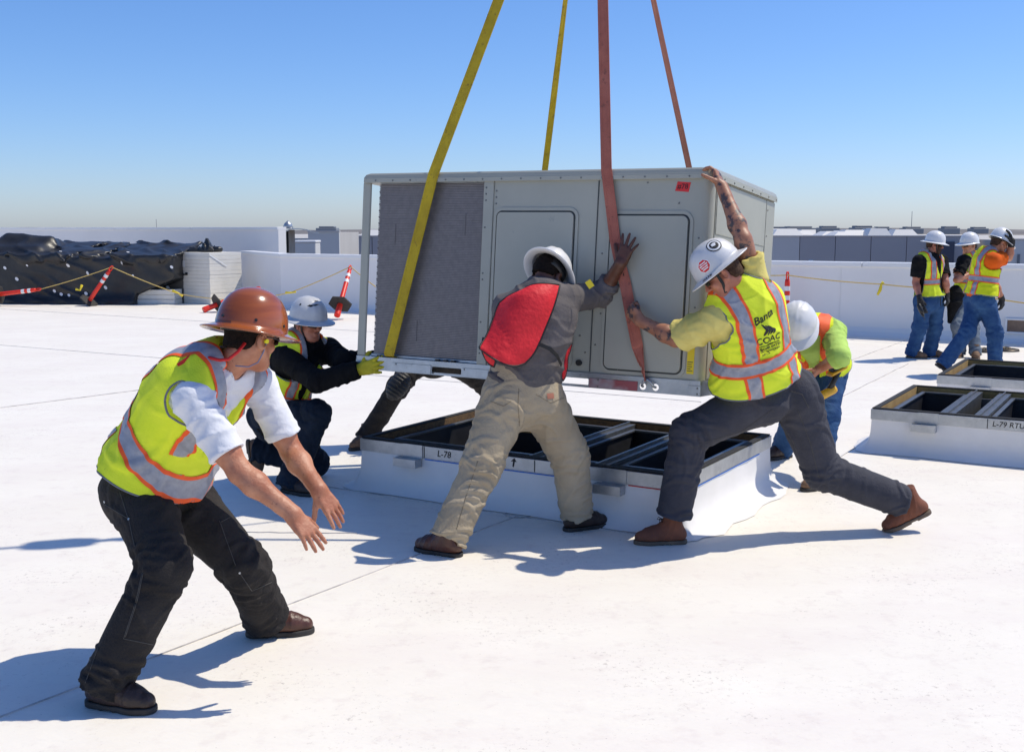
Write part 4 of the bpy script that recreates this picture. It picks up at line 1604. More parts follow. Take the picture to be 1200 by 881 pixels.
for (px, y, w, where) in ((910, 120, 2.2, 'touching the right edge of the hoisted unit'), (935, 110, 3.0, 'the widest one, just right of the hoisted unit'), (970, 100, 1.7, 'above the pale wall panel'), (1010, 95, 1.8, 'midway between the unit and the far mast'),
                          (1033, 120, 1.7, 'second to the left of the far mast'), (1068, 120, 2.0, 'below the thin far mast'), (1112, 110, 1.6, 'between the hats of the two left standing workers'), (1146, 130, 1.8, 'just behind the hat of the worker with folded arms'), (384, 110, 2.0, 'left of the unit above the white far building')):
    if proto is None:
        q = MB()
        q.box((-1, -1, 0), (1, 1, 0.62), None, 0.06)
        q.box((-0.75, -0.75, 0.62), (0.75, 0.75, 0.78), None, 0.05)
        o = proto = q.build('rooftop_condenser', M['hvac_far'])
    else:
        o = proto.copy()
        COL.objects.link(o)
    setp(o, 'dark far rooftop box ' + where, 'rooftop box', 'box units on the far warehouse roof')
    p = at(px, 270, y)
    o.location = (p[0], y, 1.41)
    o.scale = (w / 2, w / 2, 1.0)

# ================================================================== people: one toolkit
def solve_mid(a, b, px, py, la, lb, near):
    """joint between a and b on the pixel ray that keeps the two bone lengths"""
    d = ray(px, py)
    o = np.array([0, 0, H])
    m = (a[1] + b[1]) / 2
    t = np.linspace(2, 20, 3601)[:, None]
    p = o + d * t
    e = (np.linalg.norm(p - a, axis=1) - la) ** 2 + (np.linalg.norm(p - b, axis=1) - lb) ** 2
    w = near * (p[:, 1] - m) < 0
    e = e + w * (.002 + .02 * np.abs(p[:, 1] - m))
    return p[e.argmin()]


def head_sdf(P, c, R, beard=False):
    L = (P - f32(c)) @ f32(R).T                               # rows of R: right, front, up
    I = np.eye(3)
    d = ell(L, V(0, -.012, .045), I, V(.075, .098, .085))
    d = smin(d, ell(L, V(0, .036, -.035), I, V(.060, .058, .082)), .03)
    d = smin(d, ell(L, V(0, .064, -.098), I, V(.032, .028, .024)), .03)
    S = np.stack([np.abs(L[:, 0]), L[:, 1], L[:, 2]], 1)
    d = smin(d, rcone(S, V(.062, .0, -.03), V(.030, .062, -.092), .022, .018), .025)     # jaw line
    d = smin(d, ell(S, V(.040, .070, -.022), I, V(.024, .020, .020)), .018)              # cheek
    d = smin(d, rcone(S, V(.004, .089, .026), V(.046, .070, .024), .011, .009), .014)    # brow
    d = smax(d, -(ln(S - f32(V(.031, .101, .006))) - .016), .012)                         # eye socket
    d = smin(d, ell(S, V(.031, .082, .005), I, V(.0145, .012, .0115)), .004)              # eyeball
    d = smin(d, rcone(L, V(0, .093, .016), V(0, .114, -.026), .0085, .0125), .010)       # nose
    d = smin(d, ln(S - f32(V(.011, .101, -.031))) - .0085, .007)
    d = smin(d, ell(L, V(0, .095, -.058), I, V(.022, .010, .006)), .007)                  # lips
    d = smin(d, ell(L, V(0, .093, -.069), I, V(.019, .010, .007)), .007)
    d = smax(d, -rcone(L, V(-.022, .106, -.0635), V(.022, .106, -.0635), .0022, .0022), .003)
    ear = ell(S, V(.086, -.010, -.008), np.stack([un(V(.86, -.51, 0)), un(V(.51, .86, 0)), V(0, 0, 1)]), V(.0105, .022, .034))
    ear = smax(ear, -ell(S, V(.098, -.005, -.004), I, V(.013, .014, .023)), .004)
    d = smin(d, ear, .006)
    if beard:
        pass
    return d


FL = {'i': (.033, .093, .072), 'm': (.011, .097, .080), 'r': (-.011, .093, .074), 'p': (-.031, .084, .058)}


def hand_sdf(P, w, d_, n_, right, curl, spread, thumb, sc=1.0, grow=0.0):
    """wrist w, finger direction d_, palm normal n_ ; curl: dict or (mcp,pip,dip) degrees; thumb (out, curl) degrees"""
    d_ = un(d_)
    n_ = un(n_ - d_ * np.dot(n_, d_))
    s_ = np.cross(d_, n_) if right else np.cross(n_, d_)
    w = np.array(w, float)
    out = None

    def pt(a, b, c=0.0):
        return w + (s_ * a + d_ * b + n_ * c) * sc
    pal = None
    for k in 'imrp':
        a, b, _ = FL[k]
        q = rcone(P, pt(a * 0.55, .006), pt(a, b), .0145 * sc + grow, .0115 * sc + grow)
        pal = q if pal is None else smin(pal, q, .016)
    pal = smin(pal, rcone(P, pt(.018, .02, .008), pt(.03, .055, .008), .017 * sc + grow, .012 * sc + grow), .012)
    pal = smin(pal, rcone(P, pt(-.022, .02, .007), pt(-.026, .06, .007), .015 * sc + grow, .012 * sc + grow), .012)
    out = pal
    for i, k in enumerate('imrp'):
        a, b, L = FL[k]
        c = curl[k] if isinstance(curl, dict) else curl
        sp = math.radians(spread * (1.5 - i) / 1.5)
        fd = d_ * math.cos(sp) + s_ * math.sin(sp)
        p0 = pt(a, b)
        ang = 0
        rr = [.0102, .0092, .0083, .0070]
        if k == 'p':
            rr = [r * .86 for r in rr]
        fin = None
        for j, fr in enumerate((.44, .31, .25)):
            ang += math.radians(c[j])
            v = fd * math.cos(ang) + n_ * math.sin(ang)
            p1 = p0 + v * L * fr * sc
            q = rcone(P, p0, p1, rr[j] * sc + grow, rr[j + 1] * sc + grow)
            fin = q if fin is None else smin(fin, q, .003)
            p0 = p1
        out = smin(out, fin, .005)
    to, tcurl = math.radians(thumb[0]), math.radians(thumb[1])
    v1 = s_ * math.sin(to) + d_ * math.cos(to) + n_ * 0.35
    v1 = un(v1)
    v2 = un(v1 * math.cos(tcurl) + (d_ * 0.6 + n_ * 0.8 - s_ * 0.2) * math.sin(tcurl))
    p0 = pt(.020, .022, .006)
    p1 = p0 + v1 * .046 * sc
    p2 = p1 + v2 * .034 * sc
    p3 = p2 + v2 * .026 * sc
    th = smin(rcone(P, p0, p1, .0155 * sc + grow, .0125 * sc + grow), rcone(P, p1, p2, .0118 * sc + grow, .0105 * sc + grow), .004)
    th = smin(th, rcone(P, p2, p3, .0105 * sc + grow, .0082 * sc + grow), .004)
    return smin(out, th, .007)


HATP = [(1.0, 0.0), (.998, .08), (.985, .20), (.955, .34), (.905, .48), (.83, .615), (.73, .74), (.60, .845), (.44, .925), (.26, .975), (.09, .998)]


def hard_hat(c, R, m, parent, brim='full', ra=.122, rf=.138, hh=.150, bw=.055, ridges=True, drop=.010):
    """shell with brim as one closed skin; c = centre of the brim plane, R rows right/front/up"""
    n = 56
    rows = []

    def brim_w(a):
        fr = math.sin(a)
        if brim == 'full':
            return bw * (1 + 0.14 * max(fr, 0) + 0.05 * max(-fr, 0))
        return 0.012 + (bw * 1.15) * max(fr, 0) ** 1.3
    for kind, vals in (('brimU', (0, 0.25, 0.92, 1.0)), ):
        pass
    prof = []                                                 # (kind, value): underside from inside to the rim, over the rim, up the dome
    prof += [('in', 0.97, 0.30), ('in', 0.975, 0.05), ('b', 0.0, -.004), ('b', .5, -.012), ('b', .93, -.021), ('b', 1.0, -.019), ('b', 1.0, -.014), ('b', .93, -.013), ('b', .5, -.006), ('b', .12, .003)]
    prof += [('d', r, z) for r, z in HATP]
    vs = []
    for kind, p, z in prof:
        for k in range(n):
            a = 2 * math.pi * k / n
            ca, sa = math.cos(a), math.sin(a)
            if kind == 'd':
                r_ = p
                zz = z * hh + .004
                x, y = ra * r_ * ca, rf * r_ * sa
                if ridges and .2 < z:
                    lift = 0.0
                    for off, wd_ in ((0, .016), (.042, .010), (-.042, .010)):
                        lift += .0045 * math.exp(-((x - off) / wd_) ** 2) * min(1, (z - .2) * 2.5)
                    nx = un(V(x / ra, y / rf, z * 1.1))
                    x, y, zz = x + nx[0] * lift, y + nx[1] * lift, zz + nx[2] * lift
            elif kind == 'in':
                x, y, zz = ra * p * ca * .985, rf * p * sa * .985, z * hh
            else:
                b = brim_w(a) * p
                x, y = (ra + b) * ca, (rf + b) * sa
                dz = z if brim == 'full' else z * (.5 + .9 * max(sa, 0))
                zz = dz
            vs.append(c + R[0] * x + R[1] * y + R[2] * zz)
    m_ = len(prof)
    fs = [(i * n + k, i * n + (k + 1) % n, (i + 1) * n + (k + 1) % n, (i + 1) * n + k) for i in range(m_ - 1) for k in range(n)]
    q = MB()
    q.add(vs + [c + R[2] * (hh + .004 + (.0045 if ridges else 0)), c + R[2] * (.35 * hh)], fs + [((m_ - 1) * n + k, (m_ - 1) * n + (k + 1) % n, m_ * n) for k in range(n)] + [((k + 1) % n, k, m_ * n + 1) for k in range(n)], 0, True)
    hat = q.build('hard_hat', m, parent)
    q = MB()                                                   # headband of the suspension, showing below the shell
    ringv = []
    for (zz, s_) in ((-drop, .80), (.02, .82), (.02, .79), (-drop, .77)):
        for k in range(36):
            a = 2 * math.pi * k / 36
            ringv.append(c + R[0] * ra * s_ * math.cos(a) * .98 + R[1] * (rf * s_ * math.sin(a) - .006) + R[2] * (zz - .012 * max(0, -math.sin(a))))
    q.add(ringv, [(i * 36 + k, i * 36 + (k + 1) % 36, ((i + 1) % 4) * 36 + (k + 1) % 36, ((i + 1) % 4) * 36 + k) for i in range(4) for k in range(36)], 0, True)
    q.build('headband', M['black_plastic'], hat)
    return hat


def hat_point(c, R, ra, rf, hh, u, v):
    """u: angle round (degrees, 0 right, 90 front), v: height fraction -> point on the dome and outward normal"""
    a = math.radians(u)
    zs = [p[1] for p in HATP]
    r_ = np.interp(v, zs, [p[0] for p in HATP])
    p = c + R[0] * ra * r_ * math.cos(a) + R[1] * rf * r_ * math.sin(a) + R[2] * (v * hh + .004)
    n = un(R[0] * math.cos(a) * r_ / ra + R[1] * math.sin(a) * r_ / rf + R[2] * (v ** 1.6) / hh * .9)
    return p, n


def decal_on(bvh, p, n, up, poly, m, name, parent, lift=.0016, extra=()):
    """flat outline pressed on a surface; poly in metres around p"""
    up = un(up - n * np.dot(up, n))
    rt = np.cross(up, n)
    q = MB()
    vs = []
    K = 4
    cen = np.mean(poly, 0)
    for k in range(K + 1):
        for (x, y) in poly:
            xx, yy = cen[0] + (x - cen[0]) * k / K, cen[1] + (y - cen[1]) * k / K
            o = p + rt * xx + up * yy + n * .05
            h, nr, _, _ = bvh.ray_cast(Vector(o), Vector(-n))
            vs.append(np.array(h) + n * lift if h is not None else o - n * .05)
    N = len(poly)
    fs = [(i * N + k, i * N + (k + 1) % N, (i + 1) * N + (k + 1) % N, (i + 1) * N + k) for i in range(K) for k in range(N)]
    q.add(vs, fs, 0, True)
    return q.build(name, m, parent)


def bvh_of(o):
    w = wloc(o)
    me = o.data
    return BVHTree.FromPolygons([tuple(np.array(v.co) + w) for v in me.vertices], [tuple(p.vertices) for p in me.polygons])


def press_text(bvh, s, size, p, n, up, m, parent, lift=.003, shear=0.0, bold=0.0, name='lettering', sub=1, rot=0.0):
    me = text_mesh(s, size, shear, bold, subdiv=sub)
    up = un(up - n * np.dot(up, n))
    rt = np.cross(up, n)
    ca, sa = math.cos(rot), math.sin(rot)
    for v in me.vertices:
        x, y = v.co.x * ca - v.co.y * sa, v.co.x * sa + v.co.y * ca
        o = p + rt * x + up * y + n * .12
        h, nr, _, _ = bvh.ray_cast(Vector(o), Vector(-n))
        if h is None or abs(np.dot(np.array(h) - p, n)) > .03:
            h = o - n * .12
        v.co = Vector(np.array(h) + n * lift)
    return obj(name, me, m, parent)


class Person:
    def __init__(s, J, label, group=None, girth=1.0, scale=1.0, bow=0.0, seed=1, ankles='ground', h=.009, res=1.0):
        """J: joints; knees and elbows are solved along their pixel rays"""
        s.J, s.girth, s.sc, s.seed, s.h, s.bs = {}, girth, scale, seed, h, 1.09
        Q = s.J
        for k, v in J.items():
            if k[:2] in ('kn', 'el') and isinstance(v, tuple) and abs(v[2]) <= 1:
                continue
            Q[k] = np.array(v, float) if isinstance(v, np.ndarray) else at(*v)
        for S in 'RL':
            if 'kn' + S not in Q:
                v = J['kn' + S]
                Q['kn' + S] = solve_mid(Q['hip' + S], Q['an' + S], v[0], v[1], .44 * scale, .42 * scale, v[2])
            if 'el' + S not in Q:
                v = J['el' + S]
                Q['el' + S] = solve_mid(Q['sh' + S], Q['wr' + S], v[0], v[1], .30 * scale, .26 * scale, v[2])
        base = (Q['anR'] + Q['anL']) / 2
        base[2] = 0
        s.root = thing('person', base, label, 'person', group)
        # spine stations
        pel, neck = Q['pel'], Q['neck']
        rp = un(Q['hipR'] - Q['hipL'])
        rc = un(Q['shR'] - Q['shL'])
        ax = un(neck - pel)
        fr0 = np.cross(ax, un(rp + rc))
        s.spL = np.linalg.norm(neck - pel)
        st = []
        prof = [(-.12, .140, .105), (.0, .172, .125), (.2, .166, .122), (.4, .155, .115), (.62, .165, .124), (.80, .172, .120), (.93, .125, .092), (1.03, .066, .068)]
        for (t, a, b) in prof:
            tt = min(max(t, 0), 1)
            r = un(rp * (1 - tt) + rc * tt)
            c = pel + (neck - pel) * t - un(fr0) * bow * math.sin(math.pi * min(max(t, 0), 1.05)) * 1.0
            st.append([c, r, a * girth, b * girth, t])
        for i in range(len(st)):
            d = un(st[min(i + 1, len(st) - 1)][0] - st[max(i - 1, 0)][0])
            r = un(st[i][1] - d * np.dot(st[i][1], d))
            st[i][1] = r
            st[i].append(np.cross(d, r))                       # front
            st[i].append(d)
        s.st = st

    def station(s, t):
        for a, b in zip(s.st[:-1], s.st[1:]):
            if a[4] <= t <= b[4]:
                k = (t - a[4]) / (b[4] - a[4])
                return lerp(a[0], b[0], k), un(lerp(a[1], b[1], k)), un(lerp(a[5], b[5], k)), un(lerp(a[6], b[6], k)), a[2] + (b[2] - a[2]) * k, a[3] + (b[3] - a[3]) * k
        a = s.st[0] if t < s.st[0][4] else s.st[-1]
        return a[0], a[1], a[5], a[6], a[2], a[3]

    def torso(s, P, off, t0=-.12, t1=1.03, flare=0.0, belly=0.0):
        d = None
        ts = [t0] + [q[4] for q in s.st if t0 < q[4] < t1] + [t1]
        S = [s.station(t) for t in ts]
        for i in range(len(S) - 1):
            c0, r0, f0, _, a0, b0 = S[i]
            c1, r1, f1, _, a1, b1 = S[i + 1]
            ba = f32(c1 - c0)
            tt = np.clip(((P - f32(c0)) @ ba) / float(ba @ ba), 0, 1)[:, None]
            w = P - f32(c0) - tt * ba
            r = f32(r0) * (1 - tt) + f32(r1) * tt
            f = f32(f0) * (1 - tt) + f32(f1) * tt
            u = np.einsum('ij,ij->i', w, r)
            v = np.einsum('ij,ij->i', w, f)
            e = ln(np.maximum(0, 1) * (w - u[:, None] * r - v[:, None] * f))
            g = off + flare * np.clip(.45 - (ts[i] + (ts[i + 1] - ts[i]) * tt[:, 0]), 0, 1)
            a = a0 + (a1 - a0) * tt[:, 0] + g
            b = b0 + (b1 - b0) * tt[:, 0] + g
            m = np.minimum(a, b)
            k = np.sqrt((u / a) ** 2 + (v / b) ** 2 + (e / m) ** 2)
            gr = np.sqrt((u / a ** 2) ** 2 + (v / b ** 2) ** 2 + (e / m ** 2) ** 2)
            q = k * (k - 1) / (gr + 1e-6)
            d = q if d is None else np.minimum(d, q)
        return d

    def torso_creases(s, n, off, amp, sd_):
        rng = np.random.RandomState(s.seed + sd_)
        cr = Creases()
        wk = max(1.0, s.h / .0085)
        for i in range(n):
            t = rng.uniform(.0, .85)
            c, r, f_, d, a, b = s.station(t)
            ph = rng.rand() * 6.283
            x, y = math.cos(ph), math.sin(ph)
            nr = un(r * x / a + f_ * y / b)
            circ_ = np.cross(d, nr)
            tl = rng.uniform(-1.2, 1.2)
            cr.put(c + r * x * (a + off) + f_ * y * (b + off), circ_ * math.cos(tl) + d * math.sin(tl), nr, rng.uniform(.06, .13), rng.uniform(.012, .020) * wk, amp * rng.uniform(.5, 1.4))
        return cr

    def bounds(s, keys, pad):
        A = np.array([s.J[k] for k in keys])
        return A.min(0) - pad, A.max(0) + pad

    def mesh(s, name, f, lo, hi, m, h=None, parent=None):
        v, q = sdf_mesh(f, lo, hi, h or s.h)
        return obj(name, mesh_np(name, v, q), m, parent or s.root)

    # ---------------------------------------------------------------- garments
    def trousers(s, m, rad=(.105, .083, .078), cut=None, fold=.007, waist=.24, hem=.05, knee_fold=1.0):
        J, g = s.J, .5 + .5 * s.girth
        r0, r1, r2 = [r * g * (.5 + .5 * s.sc) for r in rad]
        wc, wr, wf, wd, _, _ = s.station(waist)
        up = un(J['neck'] - J['pel'])

        cr = Creases()
        rng = np.random.RandomState(s.seed)
        wk = max(1.0, s.h / .0085)
        for S in 'RL':
            hip, kn, an = J['hip' + S], J['kn' + S], J['an' + S]
            am = fold * .95
            cr.limb(rng, 16, hip, kn, r0, r1, am, [(.05, .12), (.2, .15), (.9, .10)], 40, (.06, .12), (.011 * wk, .019 * wk))
            cr.limb(rng, 12, hip, kn, r0, r1, am, [(.93, .07)], 20, (.05, .09), (.010 * wk, .016 * wk))
            cr.limb(rng, 14, kn, an, r1, r2, am, [(.06, .07), (.35, .2)], 30, (.05, .10), (.010 * wk, .017 * wk))
            cr.limb(rng, 16, kn, an, r1, r2, am * 1.25, [(.86, .08), (.98, .06)], 16, (.05, .09), (.009 * wk, .015 * wk))

        def f(P):
            d = smax(s.torso(P, .016, -.12, waist + .1), plane(P, wc, wd), .006)
            for S in 'RL':
                hip, kn, an = J['hip' + S], J['kn' + S], J['an' + S]
                t1, t2 = un(kn - hip), un(an - kn)
                th = rcone(P, hip, kn, r0, r1)
                back = np.cross(un(J['hipR'] - J['hipL']), up)
                th = smin(th, rcone(P, hip + back * -.0 - s.station(0)[2] * .05 * g - up * .02, hip + (kn - hip) * .25, .098 * g, .09 * g), .06)
                shn = rcone(P, kn, an + t2 * hem, r1 * .97, r2)
                shn = np.maximum(shn, plane(P, an + t2 * hem, t2))
                ankf = np.exp(-((P - f32(an)) @ f32(t2) / .11) ** 2)
                knf = np.exp(-(ln(P - f32(kn)) / .17) ** 2)
                hpf = np.exp(-(ln(P - f32(hip)) / .20) ** 2)
                fo = folds(P, un(t2 + .5 * np.cross(t2, V(.3, 1, .2))), .115, s.seed + 3, 1.0) * (fold * .15 + fold * .5 * ankf + fold * .5 * knf * knee_fold)
                fo2 = folds(P, un(t1 + 0.75 * np.cross(t1, V(0, 1, 0))), .125, s.seed + 9, 1.0) * (fold * .2 + fold * .5 * knf * knee_fold + fold * .6 * hpf)
                leg = smin(th - fo2, shn - fo, .035)
                d = smin(d, leg, .035)
            d = d - bump_noise(P, 7, s.seed) * fold * .35 - cr(P)
            return d
        lo, hi = s.bounds(['pel', 'hipR', 'hipL', 'knR', 'knL', 'anR', 'anL'], .20 * g + .02)
        lo[2] = max(lo[2], -.02)
        return s.mesh('trousers', f, lo, hi, m)

    slim = 1.0

    def sleeve(s, P, S, mode, off, cut):
        """cut: fraction along the upper arm (short) or >1 along the forearm"""
        J = s.J
        sh, el, wr = J['sh' + S], J['el' + S], J['wr' + S]
        k = (.5 + .5 * s.girth) * s.slim
        if mode == 'short':
            e = sh + (el - sh) * cut
            d = rcone(P, sh, e + (el - sh) * .1, (.070 + off) * k, (.073 + off) * k)
            ax = un(el - sh)
            fo = folds(P, ax, .11, s.seed + 21, 1.0) * .006
            d = smax(d - fo, plane(P, e, ax), .004)
            # hollow at the hem so that the arm leaves the cloth
            inner = rcone(P, sh, e + (el - sh) * .2, (.052 + off) * k, (.055 + off) * k)
            ring = smax(inner, -plane(P, e - ax * .05, ax), .004)
            return smax(d, -ring, .003)
        e = el + (wr - el) * (cut - 1)
        d = rcone(P, sh, el, (.068 + off) * k, (.056 + off) * k)
        ax = un(wr - el)
        d2 = rcone(P, el, e + ax * .03, (.055 + off) * k, (.043 + off) * k)
        d2 = smax(d2, plane(P, e, ax), .004)
        knf = np.exp(-(ln(P - f32(el)) / .12) ** 2)
        fo = folds(P, ax, .06, s.seed + 31, 1.0) * (.004 + .006 * knf)
        return smin(d - folds(P, un(el - sh), .075, s.seed + 23, 1.0) * (.005 + .005 * knf), d2 - fo, .025)

    def shirt(s, m, mode='short', cut=.72, off=.014, t0=-.02, collar=True, cuts=None, name='shirt'):
        J = s.J
        cr = s.torso_creases(16, off, .0065, 3)
        rng = np.random.RandomState(s.seed + 77)
        wk = max(1.0, s.h / .0085)
        for S in 'RL':
            cr.limb(rng, 12, J['sh' + S], J['el' + S], .07, .06, .0065, [(.15, .15), (.5, .2), (.95, .1)], 28, (.04, .08), (.009 * wk, .015 * wk))
            cr.limb(rng, 10, J['el' + S], J['wr' + S], .055, .045, .006, [(.05, .1), (.4, .2)], 20, (.035, .06), (.008 * wk, .013 * wk))

        def f(P):
            d = s.torso(P, off, t0, .97)
            for S in 'RL':
                d = smin(d, rcone(P, lerp(J['neck'], J['sh' + S], .12) - s.station(.9)[3] * .035, J['sh' + S], .062 + off * .5, .066 + off), .05)
            d = d - folds(P, un(s.station(.4)[3] + s.station(.4)[1] * .5), .12, s.seed + 5, 1.0) * .007
            for S in 'RL':
                c = (cuts or {}).get(S, (mode, cut))
                d = smin(d, s.sleeve(P, S, c[0], off * .6, c[1]), .03)
            nk = rcone(P, J['neck'] + s.station(1)[2] * .02, J['neck'] + s.station(1)[3] * .2, .066, .08)
            d = smax(d, -nk, .006)
            return d - bump_noise(P, 9, s.seed + 2) * .003 - cr(P)
        ks = ['pel', 'neck', 'shR', 'shL', 'elR', 'elL']
        if mode == 'long' or cuts:
            ks += ['wrR', 'wrL']
        lo, hi = s.bounds(ks, .24 * s.girth)
        return s.mesh(name, f, lo, hi, m)

    def vest(s, m, off=.032, t0=-.02, t1=.965, arm=.082, vneck=.5, flare=.05, fold=.008, hem_tilt=None, armk=0.0):
        J = s.J
        hc, hr, hf_, hd, _, _ = s.station(t0)
        hn = hd if hem_tilt is None else un(hd + hem_tilt)
        cr = s.torso_creases(22, off + .01, fold * .9, 5)

        def f(P):
            d = s.torso(P, off, t0 - .1, t1, flare)
            for S in 'RL':
                d = smin(d, rcone(P, lerp(J['neck'], J['sh' + S], .10) - s.station(.9)[3] * .03, lerp(J['neck'], J['sh' + S], .78), .062 + off * .55, .055 + off * .6), .05)
            tt = folds(P, un(hd + hr * .7), .15, s.seed + 41, .9) * fold + folds(P, un(hr), .19, s.seed + 47, .6) * fold * .8
            d = d - tt * .6 - bump_noise(P, 6, s.seed + 43) * fold * .5 - cr(P)
            for S in 'RL':
                sh, el = J['sh' + S], J['el' + S]
                ax = un(el - sh)
                arm_c = rcone(P, sh - s.station(.85)[3] * .03, sh + ax * .4, arm * s.girth, arm * 1.1 * s.girth)
                d = smax(d, -arm_c, .006)
            d = smax(d, -plane(P, hc, hn), .006)
            c9, r9, f9, d9, _, _ = s.station(.95)
            nk = rcone(P, J['neck'] + f9 * .01 - d9 * .01, J['neck'] + d9 * .2 + f9 * .03, .070, .10)
            d = smax(d, -nk, .006)
            if vneck:
                L = P - f32(J['neck'] + f9 * .05)
                dd = L @ f32(d9)
                uu = np.abs(L @ f32(r9))
                ff = L @ f32(f9)
                wedge = np.maximum(uu - (.085 + dd * .085 / vneck) * (dd > -vneck), -(dd + vneck))
                wedge = np.maximum(wedge, -ff)
                d = smax(d, -wedge, .005)
            return d
        lo, hi = s.bounds(['pel', 'neck', 'shR', 'shL'], .28 * s.girth)
        v, q = sdf_mesh(f, lo, hi, s.h)
        me = mesh_np('safety_vest', v, q)
        o = obj('safety_vest', me, [m, M['piping']], s.root)
        s.vest_o = o
        # bound edges: grey binding round the armholes and along the hem
        for S in 'RL':
            sh, el = J['sh' + S], J['el' + S]
            ax = un(el - sh)
            da = rcone(v.astype(np.float32), sh - s.station(.85)[3] * .03, sh + ax * .4, arm * s.girth, arm * 1.1 * s.girth) - .004
            s.edge_tube(v, q, da, .0042, M['piping'], 'binding')
        s.edge_tube(v, q, plane(v.astype(np.float32), hc, hn) - .006, .0042, M['piping'], 'binding')
        return o

    def edge_tube(s, v, q, val, r, m, name):
        """tube along the line on the vest's skin where val crosses zero"""
        inside = val < 0
        seg = {}
        pts = {}
        sel = np.where((inside[q].sum(1) > 0) & (inside[q].sum(1) < 4))[0]
        for fi in sel:
            f_ = q[fi]
            ks = []
            for a, b in ((0, 1), (1, 2), (2, 3), (3, 0)):
                i, j = int(f_[a]), int(f_[b])
                if inside[i] != inside[j]:
                    k = (min(i, j), max(i, j))
                    if k not in pts:
                        t = val[i] / (val[i] - val[j])
                        pts[k] = v[i] * (1 - t) + v[j] * t
                    ks.append(k)
            if len(ks) == 2:
                seg.setdefault(ks[0], []).append(ks[1])
                seg.setdefault(ks[1], []).append(ks[0])
        seen = set()
        mb = MB()
        for k0 in sorted(seg, key=lambda k: len(seg[k])):
            if k0 in seen:
                continue
            line = [k0]
            seen.add(k0)
            while True:
                nx = [k for k in seg[line[-1]] if k not in seen]
                if not nx:
                    break
                line.append(nx[0])
                seen.add(nx[0])
            if len(line) < 40:
                continue
            closed = line[0] in seg[line[-1]]
            P = np.array([pts[k] for k in line])
            for _ in range(8):
                if closed:
                    P = .5 * P + .25 * (np.roll(P, 1, 0) + np.roll(P, -1, 0))
                else:
                    P[1:-1] = .5 * P[1:-1] + .25 * (P[:-2] + P[2:])
            P = P[::2]
            if closed:
                P = np.concatenate([P, P[:1]])
            mb.tube(list(P), r, 6)
        if mb.v:
            mb.build(name, m, s.vest_o)

    def stitch(s, o, lines, m, r=.0017, name='stitching'):
        """seams lying on a garment, given along pixel polylines"""
        bv = bvh_of(o)
        for ln_ in lines:
            mb = MB()
            P = []
            for (a, b) in zip(ln_[:-1], ln_[1:]):
                for i in range(9):
                    t = i / 8
                    d = Vector(ray(a[0] + (b[0] - a[0]) * t, a[1] + (b[1] - a[1]) * t)).normalized()
                    h, n, _, _ = bv.ray_cast(Vector((0, 0, H)), d)
                    if h is not None:
                        P.append(np.array(h) + np.array(n) * r * .6)
            if len(P) > 3:
                mb.tube(P, r, 5)
                mb.build(name, m, o)

    def part(s, nm):
        return [c for c in s.root.children if c.name.split('.')[0] == nm][0]

    def tape(s, planes, mats=None, limits=(), w=.050, edge=.014, lift=.003, name='reflective_tape', src=None):
        """a stitched tape: the slab of the vest's surface about a plane, raised; planes (point, normal)"""
        src = src or s.vest_o
        w0 = wloc(src)
        p, n = planes
        p = Vector(np.array(p) - w0)
        n = Vector(un(n))
        bm = bmesh.new()
        bm.from_mesh(src.data)
        W = w / 2 + edge

        def cutp(co, no):
            bmesh.ops.bisect_plane(bm, geom=bm.verts[:] + bm.edges[:] + bm.faces[:], plane_co=co, plane_no=no, clear_outer=True)
        cutp(p + n * W, n)
        cutp(p - n * W, -n)
        for (q, k) in limits:
            cutp(Vector(np.array(q) - w0), Vector(un(k)))
        for sg in (1, -1):
            bmesh.ops.bisect_plane(bm, geom=bm.verts[:] + bm.edges[:] + bm.faces[:], plane_co=p + n * sg * w / 2, plane_no=n)
        bm.normal_update()
        for f_ in bm.faces:
            f_.material_index = 0 if abs((f_.calc_center_median() - p).dot(n)) < w / 2 else 1
        vn = {v: v.normal.copy() for v in bm.verts}
        for v, q in vn.items():
            v.co += q * lift
        me = bpy.data.meshes.new(name)
        bm.to_mesh(me)
        bm.free()
        me.polygons.foreach_set('use_smooth', np.ones(len(me.polygons), bool))
        return obj(name, me, mats or [M['silver'], M['orange']], src, False)

    def ansi(s, ts=.30, us=.105, lower=True, w=.050, edge=.014, mats=None, tilt=None):
        c, r, f_, d, _, _ = s.station(ts)
        dn = d if tilt is None else un(d + tilt)
        s.tape((c, dn), mats, w=w, edge=edge, lift=.0042)
        c8, r8, f8, d8, _, _ = s.station(.7)
        for sg in (1, -1):
            s.tape((c8 + r8 * us * sg, r8), mats, limits=[(c + d * (w / 2 + edge * .6), -d)], w=w, edge=edge, lift=.0034)
            if lower:
                s.tape((c + r * (us + .01) * sg, r), mats, limits=[(c - d * (w / 2 + edge * .6), d)], w=w, edge=edge, lift=.0034)

    # ---------------------------------------------------------------- body
    def body(s, m, face_dir, up_hint=V(0, 0, 1), hands=None, bare=('R', 'L'), h=.0045, nk=.057, arm_mat=None):
        """one skin object: head, neck, arms and hands, over a trunk hidden by the clothes"""
        J = s.J
        fd = un(face_dir)
        rt = un(np.cross(fd, up_hint))
        upv = np.cross(rt, fd)
        s.HR = np.stack([rt, fd, upv])
        s.HC = J['head']
        hs = .5 + .5 * s.sc
        Rm = s.HR / hs
        vs, qs, mi = [], [], []

        def put(f, lo, hi, hh, k=0):
            v, q = sdf_mesh(f, lo, hi, hh)
            b = sum(len(x) for x in vs)
            vs.append(v)
            qs.append(q + b)
            mi.append(np.full(len(q), k, np.int32))
        nb = J['neck'] - s.station(1)[3] * .05 + s.station(1)[2] * .02

